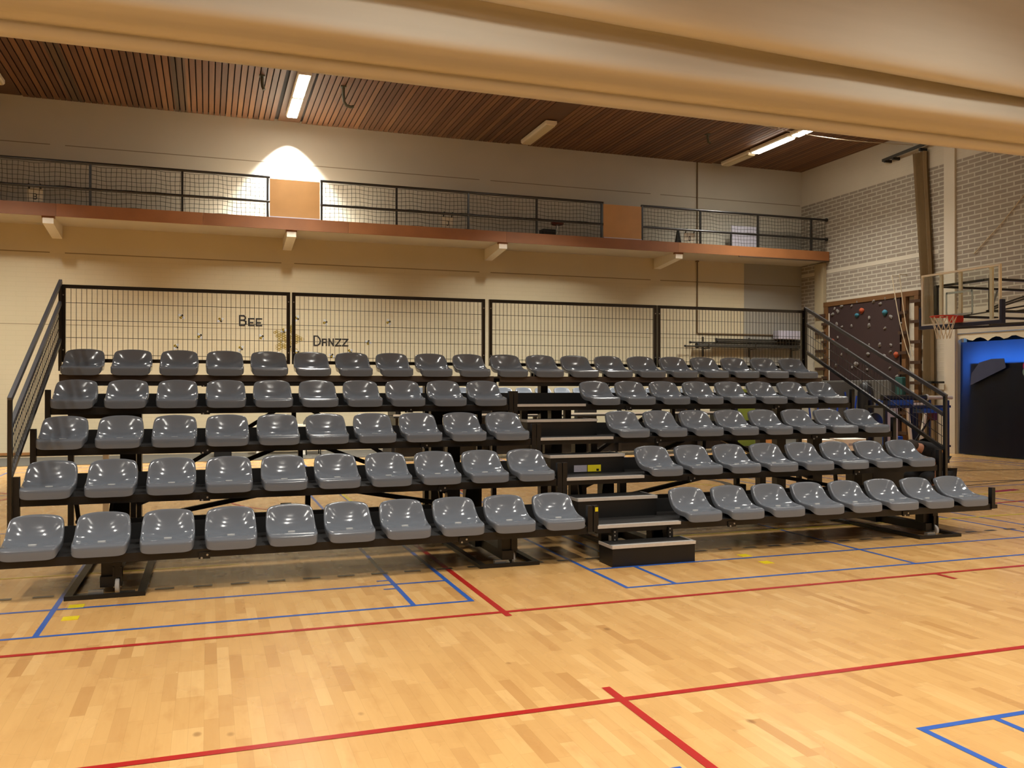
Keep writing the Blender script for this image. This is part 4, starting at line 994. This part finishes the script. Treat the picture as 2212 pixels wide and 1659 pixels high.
MB().tube([(14.6, 7.05, 1.455), (15.75, 7.02, 1.455)], .06, 14).build('black_sleeve', M['black_plastic'], t, smooth=50)
MB().tube([(15.75, 7.02, 1.455), (16.42, 7.0, 1.455)], .042, 14).build('white_end', M['white_plastic'], t, smooth=50)
MB().tube([(15.72, 7.02, 1.455), (15.76, 7.02, 1.455)], .075, 14).build('collar', M['wheel'], t, smooth=50)
p0, p1 = at_x(2104, 548, XW - .03), at_x(2235, 392, XW - .03)
o = MB().tube([p0, (p0 * .5 + p1 * .5) + Vector((0, 0, -.06)), p1], .011, 6).build('wall_cord', M['rope'], smooth=60); prop(o, 'thin pale cord slanting across the brick wall above the backboard', 'cord')
t = thing('mallet', (15.75, 7.25, .44), 'dark pole with a red block head leaning out of the trolley', 'mallet')
MB().tube([(15.62, 7.25, .455), (16.06, 7.22, 1.0)], .022, 8).build('handle', M['black_plastic'], t, smooth=50)
MB().box(16.03, 7.14, .96, 16.17, 7.30, 1.14).build('head', simple('dark_red_block', '#5a1418', .6), t, bevel=.01)
t = thing('white_trestle', (17.4, 9.0, 0), 'white wooden trestle frame with slanting legs behind the bending person', 'trestle')
MB().bar((17.12, 9.0, 1.26), (17.28, 9.0, 0), .06, .06).build('leg', M['white_paint'], t); MB().bar((17.72, 9.0, 1.26), (17.46, 9.0, 0), .06, .06).build('leg', M['white_paint'], t)
MB().box(17.08, 8.97, 1.24, 17.76, 9.03, 1.30).build('top_bar', M['white_paint'], t); MB().box(17.26, 9.04, .1, 17.5, 9.06, 1.2).build('dark_infill', M['black_plastic'], t)
o = MB().box(16.75, 9.25, 0.0, 17.08, 9.29, 1.22).build('leaning_board', M['lavender']); prop(o, 'pale lavender upright board left of the white trestle', 'board')
t = thing('blue_crate', (17.35, 9.7, 0), 'blue plastic crate on the floor behind the right seats', 'crate')
MB().box(17.15, 9.55, 0, 17.52, 9.85, .46).build('crate_body', M['blue_plastic'], t, bevel=.01)
for z in (.10, .22): MB().box(17.20, 9.54, z + .1, 17.47, 9.5495, z + .15).build('slot', M['black_plastic'], t)
o = MB().box(18.78, 10.92, 1.45, 18.92, 11.18, 1.95).build('teal_bag', M['teal'], bevel=.03); prop(o, 'dark teal cloth bag hanging on the peg ladder beside the grey mat', 'bag')
t = thing('green_board', (14.9, 12.95, 0), 'olive green upright board behind the right part of the stand', 'board')
MB().box(14.95, 12.9, .06, 15.75, 12.96, 1.62).build('panel', M['green_board'], t); MB().box(15.0, 12.8, 0, 15.7, 13.06, .06).build('foot', M['black_plastic'], t)
o = MB().box(15.4, 12.3, 0.0, 15.75, 12.6, .55).build('wooden_crate', M['skirting'], bevel=.01); prop(o, 'pale wooden crate beside the olive green board', 'crate')
# table with white legs and chairs behind the left half
t = thing('side_table', (3.0, 14.6, 0), 'low table with white legs against the back wall, seen under the left seats', 'table')
MB().box(2.35, 14.3, .70, 3.65, 14.95, .74).build('tabletop', M['white_paint'], t)
for X in (2.45, 3.55):
    for y in (14.35, 14.9): MB().box(X - .03, y - .03, .012, X + .03, y + .03, .70).build('leg', M['white_paint'], t)
t = thing('grey_chair', (3.75, 14.3, 0), 'grey chair beside the white-legged table at the back wall', 'chair')
MB().box(3.55, 14.1, .44, 3.95, 14.5, .48).build('seat', M['mat_grey'], t); MB().prism([(3.56, .55), (3.94, .55), (3.96, .80), (3.88, .93), (3.62, .93), (3.54, .80)], 'y', 14.5, 14.53).build('backrest', M['mat_grey'], t)
for X in (3.58, 3.92):
    for y in (14.14, 14.5): MB().box(X - .012, y - .012, .012, X + .012, y + .012, .55 if y > 14.3 else .44).build('leg', M['black_plastic'], t)
o = MB().box(1.45, 14.2, .012, 1.85, 14.5, .40).build('speaker_box', M['black_plastic'], bevel=.01); prop(o, 'black box on the grey rubber strip left of the white-legged table', 'box')
o = MB().box(.02, 4.9, 0, .09, 4.96, 1.05).build('wooden_post', M['cream']); prop(o, 'thin pale wooden post standing behind the left end of the stand', 'post')
o = MB().box(10.42, 2.62, 0, 11.12, 3.02, .47).build('equipment_case', M['black_plastic'], bevel=.012); prop(o, 'black equipment case behind the right end of the front row', 'case')

# ------------------------------------------------------------------ the crouching person at the right end of the stand
def skin_obj(name, pts, edges, radii, mat, parent, root=0, sub=2, flat=None):
    o0 = origin_of(parent)
    me = bpy.data.meshes.new(name); me.from_pydata([tuple(Vector(p) - o0) for p in pts], edges, []); me.materials.append(mat)
    o = bpy.data.objects.new(name, me); C.objects.link(o); o.parent = parent
    s = o.modifiers.new('skin', 'SKIN'); s.use_smooth_shade = True
    if not me.skin_vertices: bpy.context.view_layer.update()
    for i, r in enumerate(radii):
        sv = me.skin_vertices[0].data[i]; sv.radius = (r, r) if not isinstance(r, tuple) else r; sv.use_root = (i == root)
    m = o.modifiers.new('sub', 'SUBSURF'); m.levels = sub; m.render_levels = sub
    return o
pp = thing('person', (10.72, 1.92, 0), 'person in black shirt and trousers crouching forward at the right end of the stand', 'person')
hip, chest, shC, neck = (10.93, 1.92, .44), (10.76, 1.92, .68), (10.64, 1.92, .83), (10.53, 1.92, .865)
head = (10.42, 1.92, .85)
J = [hip, (10.86, 1.92, .55), chest, shC, neck, head, (10.355, 1.92, .80),
     (10.66, 1.75, .81), (10.70, 1.70, .60), (10.645, 1.68, .44), (10.615, 1.675, .38),
     (10.66, 2.09, .81), (10.70, 2.17, .60), (10.62, 2.16, .44), (10.59, 2.155, .38),
     (10.90, 1.82, .42), (10.50, 1.76, .47), (10.66, 1.77, .10), (10.52, 1.77, .05),
     (10.90, 2.02, .42), (10.52, 2.08, .47), (10.72, 2.06, .10), (10.58, 2.06, .05)]
Eg = [(0,1),(1,2),(2,3),(3,4),(4,5),(5,6),(3,7),(7,8),(8,9),(9,10),(3,11),(11,12),(12,13),(13,14),(0,15),(15,16),(16,17),(17,18),(0,19),(19,20),(20,21),(21,22)]
Rd = [.13,.12,.115,.085,.055,.098,.072,.052,.042,.030,.034,.052,.042,.030,.034,.095,.062,.045,.038,.095,.062,.045,.038]
skin_obj('body', J, Eg, Rd, M['skin'], pp)
skin_obj('shirt', [(10.92, 1.92, .50), (10.84, 1.92, .63), (10.76, 1.92, .74), (10.68, 1.92, .82), (10.585, 1.92, .86), (10.67, 1.745, .80), (10.70, 1.70, .635), (10.67, 2.095, .80), (10.70, 2.165, .635)],
         [(0,1),(1,2),(2,3),(3,4),(3,5),(5,6),(3,7),(7,8)], [.170,.178,.175,.155,.105,.115,.082,.115,.082], M['shirt'], pp, 2)
skin_obj('trousers', [(10.93, 1.92, .44), (10.90, 1.81, .42), (10.50, 1.755, .47), (10.655, 1.77, .14), (10.90, 2.03, .42), (10.52, 2.085, .47), (10.715, 2.06, .14)],
         [(0,1),(1,2),(2,3),(0,4),(4,5),(5,6)], [.16,.115,.085,.065,.115,.085,.065], M['trousers'], pp, 0)
b = MB()
b.ball((10.445, 1.92, .875), .105, 16, 10, (1.1, .82, .82))
o = b.build('hair', M['hair'], pp, smooth=80)
b = MB()
for s in (-1, 1):
    b.ball((10.40, 1.92 + s * .088, .84), .026, 8, 6, (.7, .4, 1.1)); 
b.ball((10.335, 1.92, .825), .018, 8, 6, (1.0, .8, 1.2)); b.build('ears_and_nose', M['skin'], pp, smooth=80)
b = MB()
for s in (-1, 1): b.ball((10.335, 1.92 + s * .034, .85), .011, 8, 6)
b.build('eyes', M['paper'], pp, smooth=80)
MB().box(10.338, 1.895, .772, 10.345, 1.945, .778).build('mouth', M['red_cushion'], pp)
for (fx_, fy_, lab) in ((10.56, 1.77, 0), (10.62, 2.06, 0)):
    b = MB(); b.ball((fx_, fy_, .045), .13, 14, 8, (1.05, .40, .42))
    for i in range(len(b.v)): b.v[i] = (b.v[i][0], b.v[i][1], max(.002, b.v[i][2]))
    b.build('shoe', M['shoe'], pp, smooth=80)
def hand(w, dirv, side, name):
    w = Vector(w); d = Vector(dirv).normalized(); s = Vector(side).normalized(); n = d.cross(s)
    pts = [w, w + d * .05, w + d * .085]; ed = [(0, 1), (1, 2)]; ra = [.026, (.030), .028]
    for i, (o_, L) in enumerate(((-.030, .065), (-.010, .078), (.010, .072), (.030, .056))):
        b0 = len(pts); base = w + d * .085 + s * o_
        pts += [base, base + d * L * .45 + n * .012, base + d * L * .8 + n * .035]; ed += [(1, b0), (b0, b0 + 1), (b0 + 1, b0 + 2)]; ra += [.0105, .0095, .008]
    b0 = len(pts); pts += [w + d * .03 - s * .035, w + d * .07 - s * .055 + n * .01, w + d * .10 - s * .055 + n * .025]; ed += [(0, b0), (b0, b0 + 1), (b0 + 1, b0 + 2)]; ra += [.014, .012, .009]
    return skin_obj(name, pts, ed, ra, M['skin'], pp, 0, 2)
hand((10.615, 1.675, .38), (-.35, 0, -1), (0, 1, 0), 'hand'); hand((10.59, 2.155, .38), (-.4, 0, -1), (0, -1, 0), 'hand')
MB().tube([(10.648 + .036 * math.cos(a), 1.68 + .036 * math.sin(a), .432 + .012 * math.cos(a)) for a in [2*PI*k/16 for k in range(16)]], .012, 6, closed=True).build('watch', M['black_plastic'], pp, smooth=60)
